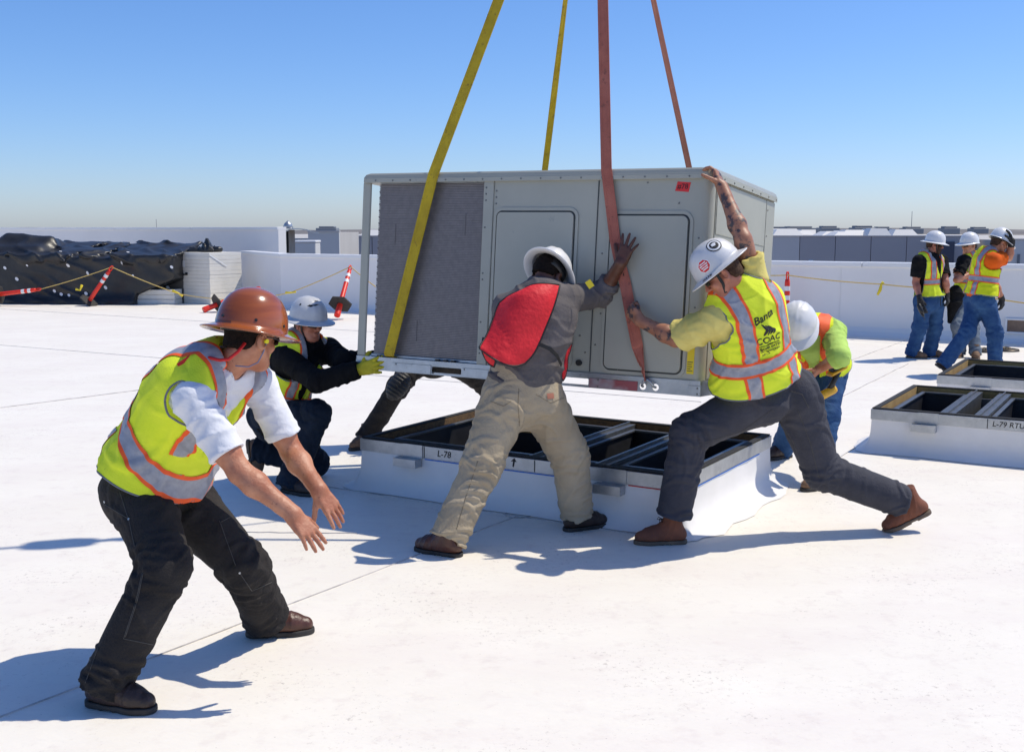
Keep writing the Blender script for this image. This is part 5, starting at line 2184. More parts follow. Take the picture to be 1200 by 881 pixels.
        def fh(P):
            d = head_sdf(P, s.HC, Rm)
            n1 = s.HC - s.HR[1] * .022 - s.HR[2] * .05
            return smin(d * hs, rcone(P, n1, nb, nk * hs, (nk + .008) * hs), .025)
        put(fh, np.minimum(s.HC - .15, nb - .08), np.maximum(s.HC + .15, nb + .08), h)
        for S in 'RL':
            sh, el, wr = J['sh' + S], J['el' + S], J['wr' + S]
            hd = (hands or {}).get(S)
            k = .5 + .5 * s.sc

            def fa(P):
                d = rcone(P, sh, el, .054 * k * s.girth ** .5, .043 * k)
                d = smin(d, rcone(P, lerp(sh, el, .25), lerp(sh, el, .75), .052 * k, .047 * k), .03)
                mid = lerp(el, wr, .28)
                d = smin(d, rcone(P, el, mid, .042 * k, .0465 * k), .03)
                d = smin(d, rcone(P, mid, wr, .0465 * k, .0285 * k), .03)
                d = smin(d, rcone(P, lerp(el, wr, .8), wr, .030 * k, .0295 * k), .02)
                if hd and not hd.get('glove'):
                    d = smin(d, hand_sdf(P, wr, hd['d'], hd['n'], S == 'R', hd['curl'], hd.get('spread', 8), hd.get('thumb', (40, 20)), sc=hd.get('sc', 1.0) * k), .018)
                return d
            A = np.array([sh, el, wr] + ([wr + un(hd['d']) * .21 * k] if hd else []))
            put(fa, A.min(0) - .085, A.max(0) + .085, h if (hd and S in bare) else h * 1.6, 1)
            if hd and hd.get('glove'):
                def fg(P):
                    d = hand_sdf(P, wr, hd['d'], hd['n'], S == 'R', hd['curl'], hd.get('spread', 8), hd.get('thumb', (40, 20)), sc=hd.get('sc', 1.0) * k, grow=.003)
                    ax = un(wr - el)
                    cf = rcone(P, wr - ax * .07, wr + ax * .02, .043 * k, .034 * k)
                    cf = smax(cf, -plane(P, wr - ax * .055, ax), .003)
                    return smin(d, cf, .015) - bump_noise(P, 60, 3) * .0012
                A2 = np.array([wr, wr + un(hd['d']) * .21 * k, wr - un(wr - el) * .07])
                s.mesh('glove', fg, A2.min(0) - .06, A2.max(0) + .06, hd['glove'], h)

        def ft(P):
            d = s.torso(P, -.01)
            for S in 'RL':
                d = smin(d, rcone(P, J['hip' + S], J['kn' + S], .075, .05), .03)
                d = smin(d, rcone(P, J['kn' + S], J['an' + S], .05, .038), .03)
            return d
        lo, hi = s.bounds(['pel', 'neck', 'knR', 'knL', 'anR', 'anL', 'hipR', 'hipL'], .2)
        put(ft, lo, hi, .022)
        me = mesh_np('body', np.concatenate(vs), np.concatenate(qs))
        s.body_o = obj('body', me, [m, arm_mat or m], s.root)
        mi = np.concatenate(mi)
        if len(mi) == len(me.polygons):
            me.polygons.foreach_set('material_index', mi)
        return s.body_o

    def hair(s, m, low=-.045, front=.045, thick=.007, beard=None, h=.005):
        R, c = s.HR, s.HC

        def f(P):
            L = (P - f32(c)) @ f32(R).T
            d = ell(L, V(0, -.013, .045), np.eye(3), V(.075 + thick, .098 + thick, .085 + thick))
            d = smin(d, ell(L, V(0, -.055, -.03), np.eye(3), V(.060 + thick, .045 + thick, .055)), .03)
            tt = np.clip((L[:, 1] + .055) / .06, 0, 1)
            tt = tt * tt * (3 - 2 * tt)
            lim = np.maximum(-(L[:, 2] - (low + (.016 - low) * tt + np.maximum(L[:, 1], 0) * .5) - bump_noise(P, 110, 8) * .006), L[:, 1] - front)
            ear = ell(np.stack([np.abs(L[:, 0]), L[:, 1], L[:, 2]], 1), V(.084, -.004, -.008), np.eye(3), V(.028, .030, .040))
            return smax(smax(d - bump_noise(P, 90, 5) * .0012, lim, .006), -ear, .004)
        o = s.mesh('hair', f, c - .16, c + .16, m, h)
        if beard is not None:
            def fb(P):
                L = (P - f32(c)) @ f32(R).T
                d = head_sdf(P, c, R) - .006
                S = np.abs(L[:, 0])
                lim = np.maximum(L[:, 2] + .040 - np.where(S > .045, .05, 0.0) + np.where((S < .02) & (L[:, 2] > -.075), .03, 0), -(L[:, 1] - .0))
                lim = np.maximum(lim, np.maximum(-(L[:, 2] + .135), .045 - L[:, 1]))
                return smax(d - bump_noise(P, 120, 6) * .0015, lim, .004)
            s.mesh('beard', fb, c - .16, c + .16, beard, h)
        return o

    def hat(s, m, tilt=0.0, dz=.040, dy=.0, **k):
        R = s.HR
        ca, sa = math.cos(tilt), math.sin(tilt)
        f2 = R[1] * ca - R[2] * sa
        u2 = R[2] * ca + R[1] * sa
        s.hatR = np.stack([R[0], f2, u2])
        s.hatC = s.HC + R[2] * dz + R[1] * dy
        s.hatk = k
        s.hat_o = hard_hat(s.hatC, s.hatR, m, s.root, **k)
        return s.hat_o

    def glasses(s, clear=False):
        R, c = s.HR, s.HC
        q = MB()

        def p(x, y, z):
            return c + R[0] * x + R[1] * y + R[2] * z
        for sg in (1, -1):
            q.tube([p(sg * .088, -.02, .012), p(sg * .083, .05, .014), p(sg * .066, .092, .012)], .0032, 6)
            pts = []
            for t in np.linspace(0, 1, 6):
                x = sg * (.006 + .062 * t)
                pts.append((x, .112 - .022 * t ** 2))
            vs = [p(x, y, .022) for x, y in pts] + [p(x, y - .002, -.014 + .006 * abs(x) / .06) for x, y in pts] + [p(x, y - .003, .022) for x, y in pts] + [p(x, y - .005, -.014 + .006 * abs(x) / .06) for x, y in pts]
            fs = []
            for i in range(5):
                fs += [(i, i + 1, 7 + i, 6 + i), (12 + i, 18 + i, 19 + i, 13 + i), (i, 12 + i, 13 + i, i + 1), (6 + i, 7 + i, 19 + i, 18 + i)]
            q.add(vs, fs, 0, True)
        q.tube([p(-.01, .112, .016), p(0, .114, .018), p(.01, .112, .016)], .003, 6)
        return q.build('sunglasses', M['black_plastic'], s.root)

    def chin_strap(s, parent=None):
        R, c = s.HR, s.HC
        q = MB()

        def p(x, y, z):
            return c + R[0] * x + R[1] * y + R[2] * z
        for sg in (1, -1):
            q.ribbon([p(sg * .088, .03, .06), p(sg * .086, .028, .01), p(sg * .080, .030, -.04), p(sg * .058, .045, -.09), p(sg * .02, .062, -.128), p(0, .066, -.130)], .016, R[1], .003)
        return q.build('chin_strap', M['black_trim'], s.root)

    def boot(s, S, m, sole, fwd, up=V(0, 0, 1), shaft=.09, lace=False, h=.006):
        an = s.J['an' + S]
        u = un(up)
        fw = un(fwd - u * np.dot(fwd, u))
        sd_ = np.cross(fw, u)
        k = (.5 + .5 * s.sc) * s.bs
        an = an + u * (.092 * (s.bs - 1))
        Rm = np.stack([sd_, fw, u])

        def f(P):
            L = (P - f32(an)) @ f32(Rm).T / k
            d = rcone(L, V(0, -.042, -.042), V(0, .03, -.046), .038, .038)
            d = smin(d, rcone(L, V(0, .03, -.046), V(-.004, .115, -.052), .040, .040), .03)
            d = smin(d, rcone(L, V(-.004, .115, -.052), V(-.004, .158, -.056), .041, .034), .02)
            d = smin(d, rcone(L, V(0, -.006, shaft), V(0, -.008, -.02), .046, .046), .03)
            d = smin(d, rcone(L, V(0, .0, .0), V(0, .10, -.042), .044, .036), .03)
            S_ = np.abs(L[:, 0])
            d = d - .0025 * np.exp(-((L[:, 1] - .105) / .006) ** 2) * (L[:, 2] > -.06) - folds(L, V(0, 1, .4), .035, s.seed + 7, 1.0) * .0018 * (L[:, 1] > -.02)
            d = smax(d, L[:, 2] - shaft, .004)
            return smax(d, -(L[:, 2] + .068), .004) * k
        A = np.array([an, an + fw * .2 * k, an - fw * .08 * k, an + u * shaft * k, an - u * .09 * k])
        b = s.mesh('boot', f, A.min(0) - .07, A.max(0) + .07, m, h)

        def fs(P):
            L = (P - f32(an)) @ f32(Rm).T / k
            Z = L * f32(V(1, 1, 0))
            d = rcone(Z, V(0, -.042, 0), V(0, .03, 0), .0405, .040)
            d = smin(d, rcone(Z, V(0, .03, 0), V(-.004, .115, 0), .040, .0445), .03)
            d = smin(d, rcone(Z, V(-.004, .115, 0), V(-.004, .160, 0), .0445, .038), .03)
            zz = np.abs(L[:, 2] + .080) - .0115
            arch = np.maximum(np.abs(L[:, 1] - .030) - .018, L[:, 2] + .084)
            d = smax(d, zz, .004)
            return np.maximum(d, -arch) * k
        s.mesh('sole', fs, A.min(0) - .07, A.max(0) + .07, sole, h, parent=b)
        if lace:
            q = MB()

            def p(x, y, z):
                return an + (sd_ * x + fw * y + u * z) * k
            for i in range(5):
                y = .040 + .016 * i
                z = .034 - .019 * i
                q.tube([p(-.030, y - .006, z - .014), p(-.012, y + .006, z + .002), p(.012, y - .004, z + .002), p(.030, y + .008, z - .014)], .0026, 5)
            q.tube([p(0, .045, .036), p(.02, .065, .044), p(.035, .07, .03), p(.025, .055, .028), p(0, .045, .034)], .0022, 5)
            q.tube([p(0, .045, .036), p(-.02, .068, .044), p(-.035, .07, .03), p(-.025, .055, .028), p(0, .045, .034)], .0022, 5)
            q.build('lace', M['lace'], b)
        return b

# ================================================================== the workers
OPEN = {'i': (8, 6, 4), 'm': (6, 5, 4), 'r': (8, 6, 5), 'p': (12, 8, 6)}

# ---- A: crouching man with the brown hat, left foreground
a = Person(dict(pel=(178, 570, 4.52), neck=(259, 430, 4.40), head=(293, 397, 4.37), hipR=(163, 580, 4.42), hipL=(202, 574, 4.62),
                anR=gnd(124, 800, .092), anL=gnd(311, 721, .092), knR=(194, 664, -1), knL=(287, 664, -1),
                shR=(226, 468, 4.20), shL=(303, 450, 4.53), elR=(281, 553, -1), elL=(342, 530, -1), wrR=(343, 602, 4.10), wrL=(373, 573, 4.38)),
           'crouching worker in brown hard hat, lime vest and white t-shirt with both hands held out', girth=1.14, bow=.045, seed=11, h=.0062)
J = a.J
a.body(M['skin'], V(.58, .78, -.22), hands=dict(
    R=dict(d=at(382, 650, 4.07) - J['wrR'], n=V(-.45, .55, -.55), curl=OPEN, spread=9, thumb=(46, 20)),
    L=dict(d=at(412, 626, 4.35) - J['wrL'], n=V(-.45, .62, -.6), curl={'i': (5, 5, 4), 'm': (5, 5, 4), 'r': (8, 6, 5), 'p': (12, 8, 6)}, spread=7, thumb=(42, 15))), h=.004)
a.hair(M['hair'])
a.hat(M['hat_brown'], tilt=.02, dz=.036, brim='full', ra=.132, rf=.150, hh=.165, bw=.052, ridges=False)
a.glasses()
a.trousers(M['black_denim'], rad=(.120, .092, .092), fold=.009, hem=.03)
a.slim = .86
a.shirt(M['white_tee'], 'short', .76, off=.008)
M['thread'] = mat('seam_thread', (.075, .07, .065), .8)
M['thread_khaki'] = mat('khaki_thread', (.20, .16, .10), .8)
a.stitch(a.part('trousers'), [[(166.7, 671), (159, 706), (145, 748), (184, 756)], [(168, 671), (160.5, 706), (147, 746)], [(116, 757), (100, 800)], [(120, 589), (151, 608)], [(140, 575), (152, 612), (158, 640)],
                              [(257, 610), (276, 662)], [(281, 671), (295, 692), (318, 682)], [(258, 612), (300, 590)]], M['thread'])
q = MB()
tb_ = bvh_of(a.part('trousers'))
for px, py in ((122.6, 588), (151, 608), (281, 671), (303, 604)):
    h, n, _, _ = tb_.ray_cast(Vector((0, 0, H)), Vector(ray(px, py)))
    if h is not None:
        q.tube([h, h + n * .003], .0048, 8)
if q.v:
    q.build('stud', M['galv'], a.part('trousers'))
a.vest(M['lime'], off=.040, t0=.10, arm=.080, fold=.011, flare=.10, vneck=.32)
a.ansi(ts=.36, us=.115, w=.055, edge=.013, tilt=a.station(.36)[2] * .45)
a.boot('R', M['boot_dark'], M['sole_dark'], V(.31, -.10, 0), lace=True, h=.005)
a.boot('L', M['boot'], M['sole_dark'], V(.30, .05, 0), lace=True, h=.005)
hb = bvh_of(a.hat_o)
for u in (-32, 22, 88, 150, 215, 270):                       # rivet holes round the shell
    p, n = hat_point(a.hatC, a.hatR, .132, .150, .165, u, .16)
    q = MB()
    q.tube([p - n * .002, p + n * .0022], .0062, 10)
    q.build('rivet', M['black_plastic'], a.hat_o)
q = MB()
R, c = a.HR, a.HC
q.tube([at(254.5, 396, 4.40), at(247, 402, 4.37), at(234, 412, 4.33), at(233, 415.5, 4.32), at(245, 419, 4.26), at(258, 422, 4.22), at(268, 421, 4.21), at(279, 412, 4.22), at(287, 402, 4.25)], .0065, 8)
q.build('hat_cord', M['red_cord'], a.root)
q = MB()
q.ribbon([at(235, 413, 4.30), at(222, 420, 4.27), at(209, 429, 4.25)], .022, V(.3, .3, .9), .004)
q.build('cord_clip', M['red_cord'], a.root)
q = MB()
pe = c + R[0] * .088 + R[1] * .004 - R[2] * .004
q.tube([pe - R[0] * .006, pe + R[0] * .010], [.0075, .009], 10)
q.build('ear_plug', M['yellow_foam'], a.root)
q = MB()
q.tube([pe + R[0] * .008, c + R[0] * .083 + R[1] * .006 - R[2] * .045, c + R[0] * .073 - R[1] * .006 - R[2] * .09, c + R[0] * .05 - R[1] * .03 - R[2] * .112, c + R[0] * .02 - R[1] * .07 - R[2] * .115], .0028, 6)
q.build('plug_cord', M['blue_cord'], a.root)

# ---- B: kneeling man at the left end of the unit
b = Person(dict(pel=(324, 488, 7.85), neck=(357, 402, 7.80), head=(361, 379, 7.74), hipR=(315, 488, 7.76), hipL=(333, 488, 7.95),
                anR=gnd(341, 562, .092), anL=gnd(305, 527, .21), knR=(371, 486, -1), knL=gnd(370, 543, .10),
                shR=(335, 420, 7.66), shL=(385, 411, 7.96), elR=(371, 447, -1), elL=(402, 424, -1), wrR=(421, 433, 7.46), wrL=(424, 421, 7.75)),
           'kneeling worker in black sweatshirt and scuffed white hat with one yellow glove on the unit', girth=1.08, bow=.02, seed=22, h=.009)
J = b.J
b.body(M['skin_red'], V(.74, -.62, -.12), hands=dict(
    R=dict(d=at(462, 424, 7.36) - J['wrR'], n=V(.35, .9, -.1), curl={'i': (6, 8, 6), 'm': (4, 6, 4), 'r': (4, 6, 4), 'p': (4, 8, 6)}, spread=13, thumb=(62, 8), glove=M['glove_yellow'], sc=1.12),
    L=dict(d=V(.9, .2, .2), n=V(.2, .9, 0), curl=(30, 30, 20), glove=M['glove_black'])))
b.hair(M['hair_brown'])
b.hat(M['hat_scuffed'], tilt=.02, dz=.036, brim='full', ra=.125, rf=.142, hh=.150, bw=.050)
b.glasses()
hbB = bvh_of(b.hat_o)
for px, py, poly in ((366, 358, [(-.035, -.004), (-.01, -.012), (.02, -.002), (.045, .014), (.03, .016), (.005, .004), (-.02, .006)]), (370, 353, [(-.012, -.006), (.012, -.004), (.016, .008), (-.006, .006)]), (352, 357, [(-.008, -.008), (.006, -.006), (.007, .008), (-.005, .009)])):
    h, n, _, _ = hbB.ray_cast(Vector((0, 0, H)), Vector(ray(px, py)))
    if h is not None:
        decal_on(hbB, np.array(h), np.array(n), V(0, 0, 1), poly, M['print_black'], 'scuff_mark', b.hat_o, .0014)
b.chin_strap()
b.trousers(M['navy_denim'], rad=(.112, .094, .088), fold=.010)
b.shirt(M['black_cloth'], 'long', 1.98, off=.028, name='sweatshirt')
b.vest(M['lime'], off=.046, t0=.08, arm=.092, fold=.009, flare=.06, vneck=.5)
b.ansi(ts=.30, us=.110, w=.046, edge=.012)
b.boot('R', M['boot_dark'], M['sole_dark'], V(.80, -.55, 0))
b.boot('L', M['boot_tan'], M['sole_tan'], V(.12, 0, -1), up=V(1, 0, .12))

# ---- C: man behind the unit, only his legs seen below it
c_ = Person(dict(pel=(508, 416, 9.25), neck=(506, 330, 9.35), head=(506, 305, 9.25), hipR=(523, 418, 9.25), hipL=(493, 418, 9.25), anL=gnd(430, 511, .092), anR=gnd(604, 500, .092), knL=(467, 453, -1), knR=(571, 452, -1),
                 shR=(534, 345, 9.35), shL=(478, 345, 9.35), elR=(541, 385, -1), elL=(470, 385, -1), wrR=(530, 355, 9.05), wrL=(495, 355, 9.05)),
            'worker hidden behind the unit, only his black trousers with knee pads showing below it', seed=33, h=.012)
c_.body(M['skin'], V(0, -1, -.2), hands=dict(R=dict(d=V(0, -.2, 1), n=V(0, -1, 0), curl=OPEN), L=dict(d=V(0, -.2, 1), n=V(0, -1, 0), curl=OPEN)), h=.008)
c_.hair(M['hair'], h=.008)
c_.hat(M['hat_white'])
c_.trousers(M['black_denim'], rad=(.108, .088, .082), fold=.010)
c_.shirt(M['black_cloth'], 'short', .7, off=.02)
c_.boot('L', M['boot_tan'], M['sole_dark'], V(-.55, -.8, 0))
c_.boot('R', M['boot_tan'], M['sole_dark'], V(.4, -.9, 0))
for S in 'LR':
    hip, kn, an = c_.J['hip' + S], c_.J['kn' + S], c_.J['an' + S]
    ax = un(un(an - kn) + un(kn - hip))
    fr = un(-(un(hip - kn) + un(an - kn)))
    kc = kn + fr * .055

    def fp(P):
        L = P - f32(kc)
        R_ = np.stack([np.cross(ax, fr), fr, ax])
        d = ell(L, V(0, 0, 0), R_, V(.085, .055, .13))
        rib = np.sin(L @ f32(ax) * 6.283 / .03) * .004
        return d - rib
    c_.mesh('knee_pad', fp, kc - .16, kc + .16, M['pad_rubber'], .008)

# ---- D: man in khaki trousers pushing on the front
d = Person(dict(pel=(611, 462, 6.33), neck=(638, 343, 6.42), head=(641, 325, 6.50), hipL=(592, 468, 6.30), hipR=(632, 466, 6.36), anL=gnd(525, 631, .092), anR=gnd(676, 603, .092), knL=(565, 545, 1), knR=(667, 533, 1),
                shL=(594, 362, 6.42), shR=(664, 351, 6.45), elR=(706, 345, 1), elL=(590, 412, 1), wrR=(727, 309, 6.545), wrL=(602, 377, 6.74)),
           'worker in khaki trousers, grey shirt and red vest pushing the unit with his back turned', girth=1.18, scale=1.06, bow=.02, seed=44, h=.0066)
J = d.J
d.body(M['skin_dark'], V(.50, .75, -.62), hands=dict(
    R=dict(d=at(738, 283, 6.545) - J['wrR'], n=V(.42, .9, .05), curl={'i': (4, 5, 4), 'm': (3, 4, 3), 'r': (3, 4, 3), 'p': (4, 5, 3)}, spread=20, thumb=(48, 10)),
    L=dict(d=V(0, .2, 1), n=V(.2, 1, 0), curl=OPEN)))
d.hair(M['hair'], low=-.015)
d.hat(M['hat_white'], tilt=.36, dz=.050, dy=.010, brim='full', ra=.118, rf=.134, hh=.135, bw=.046, drop=.035)
d.trousers(M['khaki'], rad=(.126, .104, .090), fold=.010, hem=.0)
d.shirt(M['grey_shirt'], 'long', 1.45, off=.018, t0=.10)
d.stitch(d.part('trousers'), [[(608, 455), (607, 475), (609, 499)], [(628, 462), (645, 472), (661, 466)], [(575, 470), (590, 476), (599, 470)], [(560, 540), (545, 585), (535, 620)]], M['thread_khaki'], .0015)
d.boot('L', M['boot'], M['sole_dark'], V(-.85, .5, 0), h=.005)
d.boot('R', M['boot_dark'], M['sole_dark'], V(.86, .45, 0), h=.005)


def sheet(name, rows, m, parent, thick=.004, wr=.006, seed=1, nu=18, nv=26):
    """cloth panel from rows of (px, py, y) across, smoothed both ways"""
    A = np.array([[at(*p) for p in r] for r in rows])
    def interp(A, n):
        t = np.linspace(0, len(A) - 1, n)
        out = []
        for x in t:
            i = min(int(x), len(A) - 2)
            f = x - i
            p0, p1, p2, p3 = A[max(i - 1, 0)], A[i], A[i + 1], A[min(i + 2, len(A) - 1)]
            out.append(.5 * ((2 * p1) + (-p0 + p2) * f + (2 * p0 - 5 * p1 + 4 * p2 - p3) * f * f + (-p0 + 3 * p1 - 3 * p2 + p3) * f ** 3))
        return np.array(out)
    B = interp(A, nv)
    B = np.array([interp(r, nu) for r in B])
    nrm = np.cross(np.gradient(B, axis=1), np.gradient(B, axis=0))
    nrm /= np.linalg.norm(nrm, axis=2, keepdims=True) + 1e-9
    P = B.reshape(-1, 3).astype(np.float32)
    w = (folds(P, V(.8, .1, .6), .10, seed, 1.0) * wr + bump_noise(P, 16, seed) * wr * .5).reshape(nv, nu, 1)
    B = B + nrm * w
    top = B + nrm * thick / 2
    bot = B - nrm * thick / 2
    vs = np.concatenate([top.reshape(-1, 3), bot.reshape(-1, 3)])
    o = nu * nv
    fs = []
    for i in range(nv - 1):
        for k in range(nu - 1):
            q = (i * nu + k, i * nu + k + 1, (i + 1) * nu + k + 1, (i + 1) * nu + k)
            fs += [q, tuple(o + x for x in q[::-1])]
    rim = [k for k in range(nu)] + [i * nu + nu - 1 for i in range(1, nv)] + [(nv - 1) * nu + k for k in range(nu - 2, -1, -1)] + [i * nu for i in range(nv - 2, 0, -1)]
    for x, y in zip(rim, rim[1:] + rim[:1]):
        fs.append((y, x, o + x, o + y))
    q = MB()
    q.add(vs, fs, 0, True)
    ob = q.build(name, m, parent)
    t = MB()
    t.tube([(top.reshape(-1, 3)[x] + bot.reshape(-1, 3)[x]) / 2 for x in rim + rim[:1]], .0058, 6, cap=False)
    t.build('trim', M['black_trim'], ob)
    return ob


yb = 6.225
sheet('red_vest', [
    [(612, 340, 6.245), (624, 334, 6.230), (636, 332, 6.230), (648, 332.5, 6.245), (656, 334, 6.275)],
    [(588, 352, 6.265), (606, 346, 6.185), (624, 345, 6.165), (640, 346, 6.180), (653, 347, 6.225)],
    [(579, 371, 6.225), (596, 369, 6.145), (614, 368, 6.125), (632, 367, 6.145), (647, 365, 6.195)],
    [(572, 389, 6.165), (588, 390, 6.110), (606, 390, 6.100), (624, 388, 6.125), (640, 383, 6.165)],
    [(565, 401, 6.115), (580, 406, 6.075), (598, 409, 6.075), (616, 408, 6.100), (633, 400, 6.135)],
    [(562, 407, 6.085), (576, 415, 6.055), (592, 421, 6.055), (609, 423, 6.080), (625, 415, 6.115)],
    [(563, 409, 6.085), (574, 417.5, 6.055), (588, 425.5, 6.050), (603, 429, 6.070), (615, 426, 6.095)]], M['red_vest'], d.root, seed=7, wr=.0035)
sheet('vest_front', [
    [(661, 372, 6.365), (668, 374, 6.315), (671, 378, 6.405)],
    [(658, 396, 6.385), (666, 398, 6.325), (670, 400, 6.425)],
    [(656, 420, 6.385), (663, 424, 6.325), (665, 426, 6.425)],
    [(654, 440, 6.365), (659, 445, 6.325), (661, 446, 6.405)]], M['red_vest'], d.root, seed=9, nu=8)
sheet('vest_front', [
    [(566, 396, 6.185), (572, 400, 6.145), (578, 404, 6.125)],
    [(565, 410, 6.145), (573, 415, 6.115), (581, 420, 6.105)],
    [(570, 422, 6.145), (574, 427, 6.125), (579, 430, 6.115)]], M['red_vest'], d.root, seed=10, nu=7, nv=10)
q = MB()
q.ribbon([at(622, 403, 6.13), at(634, 404, 6.13), at(645, 409, 6.14), at(653, 417, 6.18), at(658, 428, 6.25)], .022, V(0, 0, 1), .004)
q.build('side_strap', M['black_trim'], d.root)
q = MB()
q.ribbon([at(688, 335, 6.33), at(694, 331, 6.335)], .045, V(.2, .2, 1), .005)
q.build('sleeve_patch', M['label_yellow'], d.root)
tb = bvh_of([o for o in d.root.children if o.name.startswith('trousers')][0])
h, n, _, _ = tb.ray_cast(Vector((0, 0, H)), Vector(ray(645, 464)))
if h:
    n = np.array(n)
    decal_on(tb, np.array(h), n, V(0, 0, 1), [(-.022, -.016), (.022, -.016), (.022, .016), (-.022, .016)], mat('leather_patch', (.42, .16, .10), .7), 'waist_patch', d.root, .004)
pk = [(-.065, .03), (.065, .03), (.062, -.06), (0, -.10), (-.062, -.06)]

# ---- E: man in the lime vest reaching across the right corner
e = Person(dict(pel=(885, 455, 6.36), neck=(866, 340, 6.18), head=(847, 321, 6.10), hipL=(893, 466, 6.32), hipR=(929, 458, 6.40), anL=gnd(787, 618, .092), anR=gnd(1068, 591, .165), knL=(808, 508, -1), knR=(964, 552, -1),
                shL=(842, 374, 6.12), shR=(878, 323, 6.20), elL=(792, 397, 1), elR=at(871, 281, 6.17), wrL=(750, 376, 6.43), wrR=(846, 219, 6.37)),
           'lunging worker in lime vest and yellow t-shirt gripping the red strap and the unit corner', girth=1.20, scale=1.06, bow=.03, seed=55, h=.0066)
J = e.J
e.body(M['skin_red'], V(-.78, .12, -.58), arm_mat=M['skin_tat'], up_hint=V(-.62, .1, .78), hands=dict(
    L=dict(d=at(731, 356, 6.50) - J['wrL'], n=V(.35, .80, .35), curl={'i': (62, 75, 40), 'm': (66, 78, 40), 'r': (70, 78, 40), 'p': (72, 78, 40)}, spread=4, thumb=(18, 60)),
    R=dict(d=at(838, 198, 6.42) - J['wrR'], n=V(-.75, .5, -.1), curl={'i': (26, 45, 25), 'm': (28, 48, 25), 'r': (30, 48, 25), 'p': (32, 45, 25)}, spread=6, thumb=(62, 12))))
e.hair(M['hair_brown'], low=-.06)
e.hat(M['hat_marked'], tilt=.06, dz=.046, brim='full', ra=.122, rf=.140, hh=.150, bw=.044)
e.glasses()
e.chin_strap()
e.trousers(M['charcoal'], rad=(.128, .098, .088), fold=.009, hem=-.075)
e.stitch(e.part('trousers'), [[(925, 458), (940, 462), (948, 478)], [(905, 480), (870, 505), (820, 520)], [(935, 480), (950, 520), (960, 560)]], M['thread'], .0015)
e.shirt(M['yellow_tee'], 'short', .80, off=.022, t0=.1, cuts=dict(L=('short', .88), R=('short', .55)))
e.vest(M['lime'], off=.044, t0=.12, arm=.094, fold=.009, flare=.10, vneck=.35)
e.ansi(ts=.38, us=.126, w=.060, edge=.014)
e.boot('L', M['boot_red'], M['sole_tan'], V(-1, -.05, 0), lace=True, h=.005)
e.boot('R', M['boot_red'], M['sole_tan'], V(-.9, -.02, -.42), up=V(-.42, 0, .9), lace=True, h=.005)
t2 = un(J['anR'] - J['knR'])
q = MB()
q.tube([J['anR'] - t2 * .12, J['anR'] - t2 * .05, J['anR']], [.052, .050, .048], 14)
q.build('sock', M['sock'], e.root)
hb = bvh_of(e.hat_o)


def hat_hit(px, py):
    h, n, _, _ = hb.ray_cast(Vector((0, 0, H)), Vector(ray(px, py)))
    return (np.array(h), np.array(n)) if h else (None, None)


def ngon(r, n, a0=0.0):
    return [(r * math.cos(a0 + 2 * math.pi * k / n), r * math.sin(a0 + 2 * math.pi * k / n)) for k in range(n)]


for (px, py, r_, n_, m1, m2, nm) in ((825, 312, .040, 8, 'print_white', 'sticker_red', 'octagon_sticker'), (836.5, 287.5, .042, 20, 'print_black', 'print_white', 'round_sticker')):
    p, n = hat_hit(px, py)
    if p is not None:
        st_ = decal_on(hb, p, n, e.hatR[2], ngon(r_, n_, math.pi / 8), M[m1], nm, e.hat_o, .0016)
        decal_on(hb, p, n, e.hatR[2], ngon(r_ * .86, n_, math.pi / 8), M[m2], 'sticker_face', st_, .0026)
        if nm[0] == 'o':
            for k, (w_, zz) in enumerate(((.020, .017), (.026, .006), (.022, -.006), (.018, -.017))):
                decal_on(hb, p, n, e.hatR[2], [(-w_, zz - .0035), (w_, zz - .0035), (w_, zz + .0035), (-w_, zz + .0035)], M['print_white'], 'sticker_print', st_, .0034)
        else:
            decal_on(hb, p, n, e.hatR[2], ngon(r_ * .62, 20), M['print_black'], 'sticker_print', st_, .0034)
            decal_on(hb, p + e.hatR[2] * .004, n, e.hatR[2], [(-.016, -.006), (.004, -.012), (.018, .004), (.006, .012), (-.012, .010)], M['print_white'], 'sticker_print', st_, .0042)
p, n = hat_hit(829, 326)
if p is not None:
    press_text(hb, 'GATR', .026, p, n, e.hatR[2], M['print_black'], e.hat_o, .0022, bold=.001, name='lettering')
vb = bvh_of(e.vest_o)


def vest_hit(px, py):
    h, n, _, _ = vb.ray_cast(Vector((0, 0, H)), Vector(ray(px, py)))
    return (np.array(h), np.array(n)) if h else (None, None)


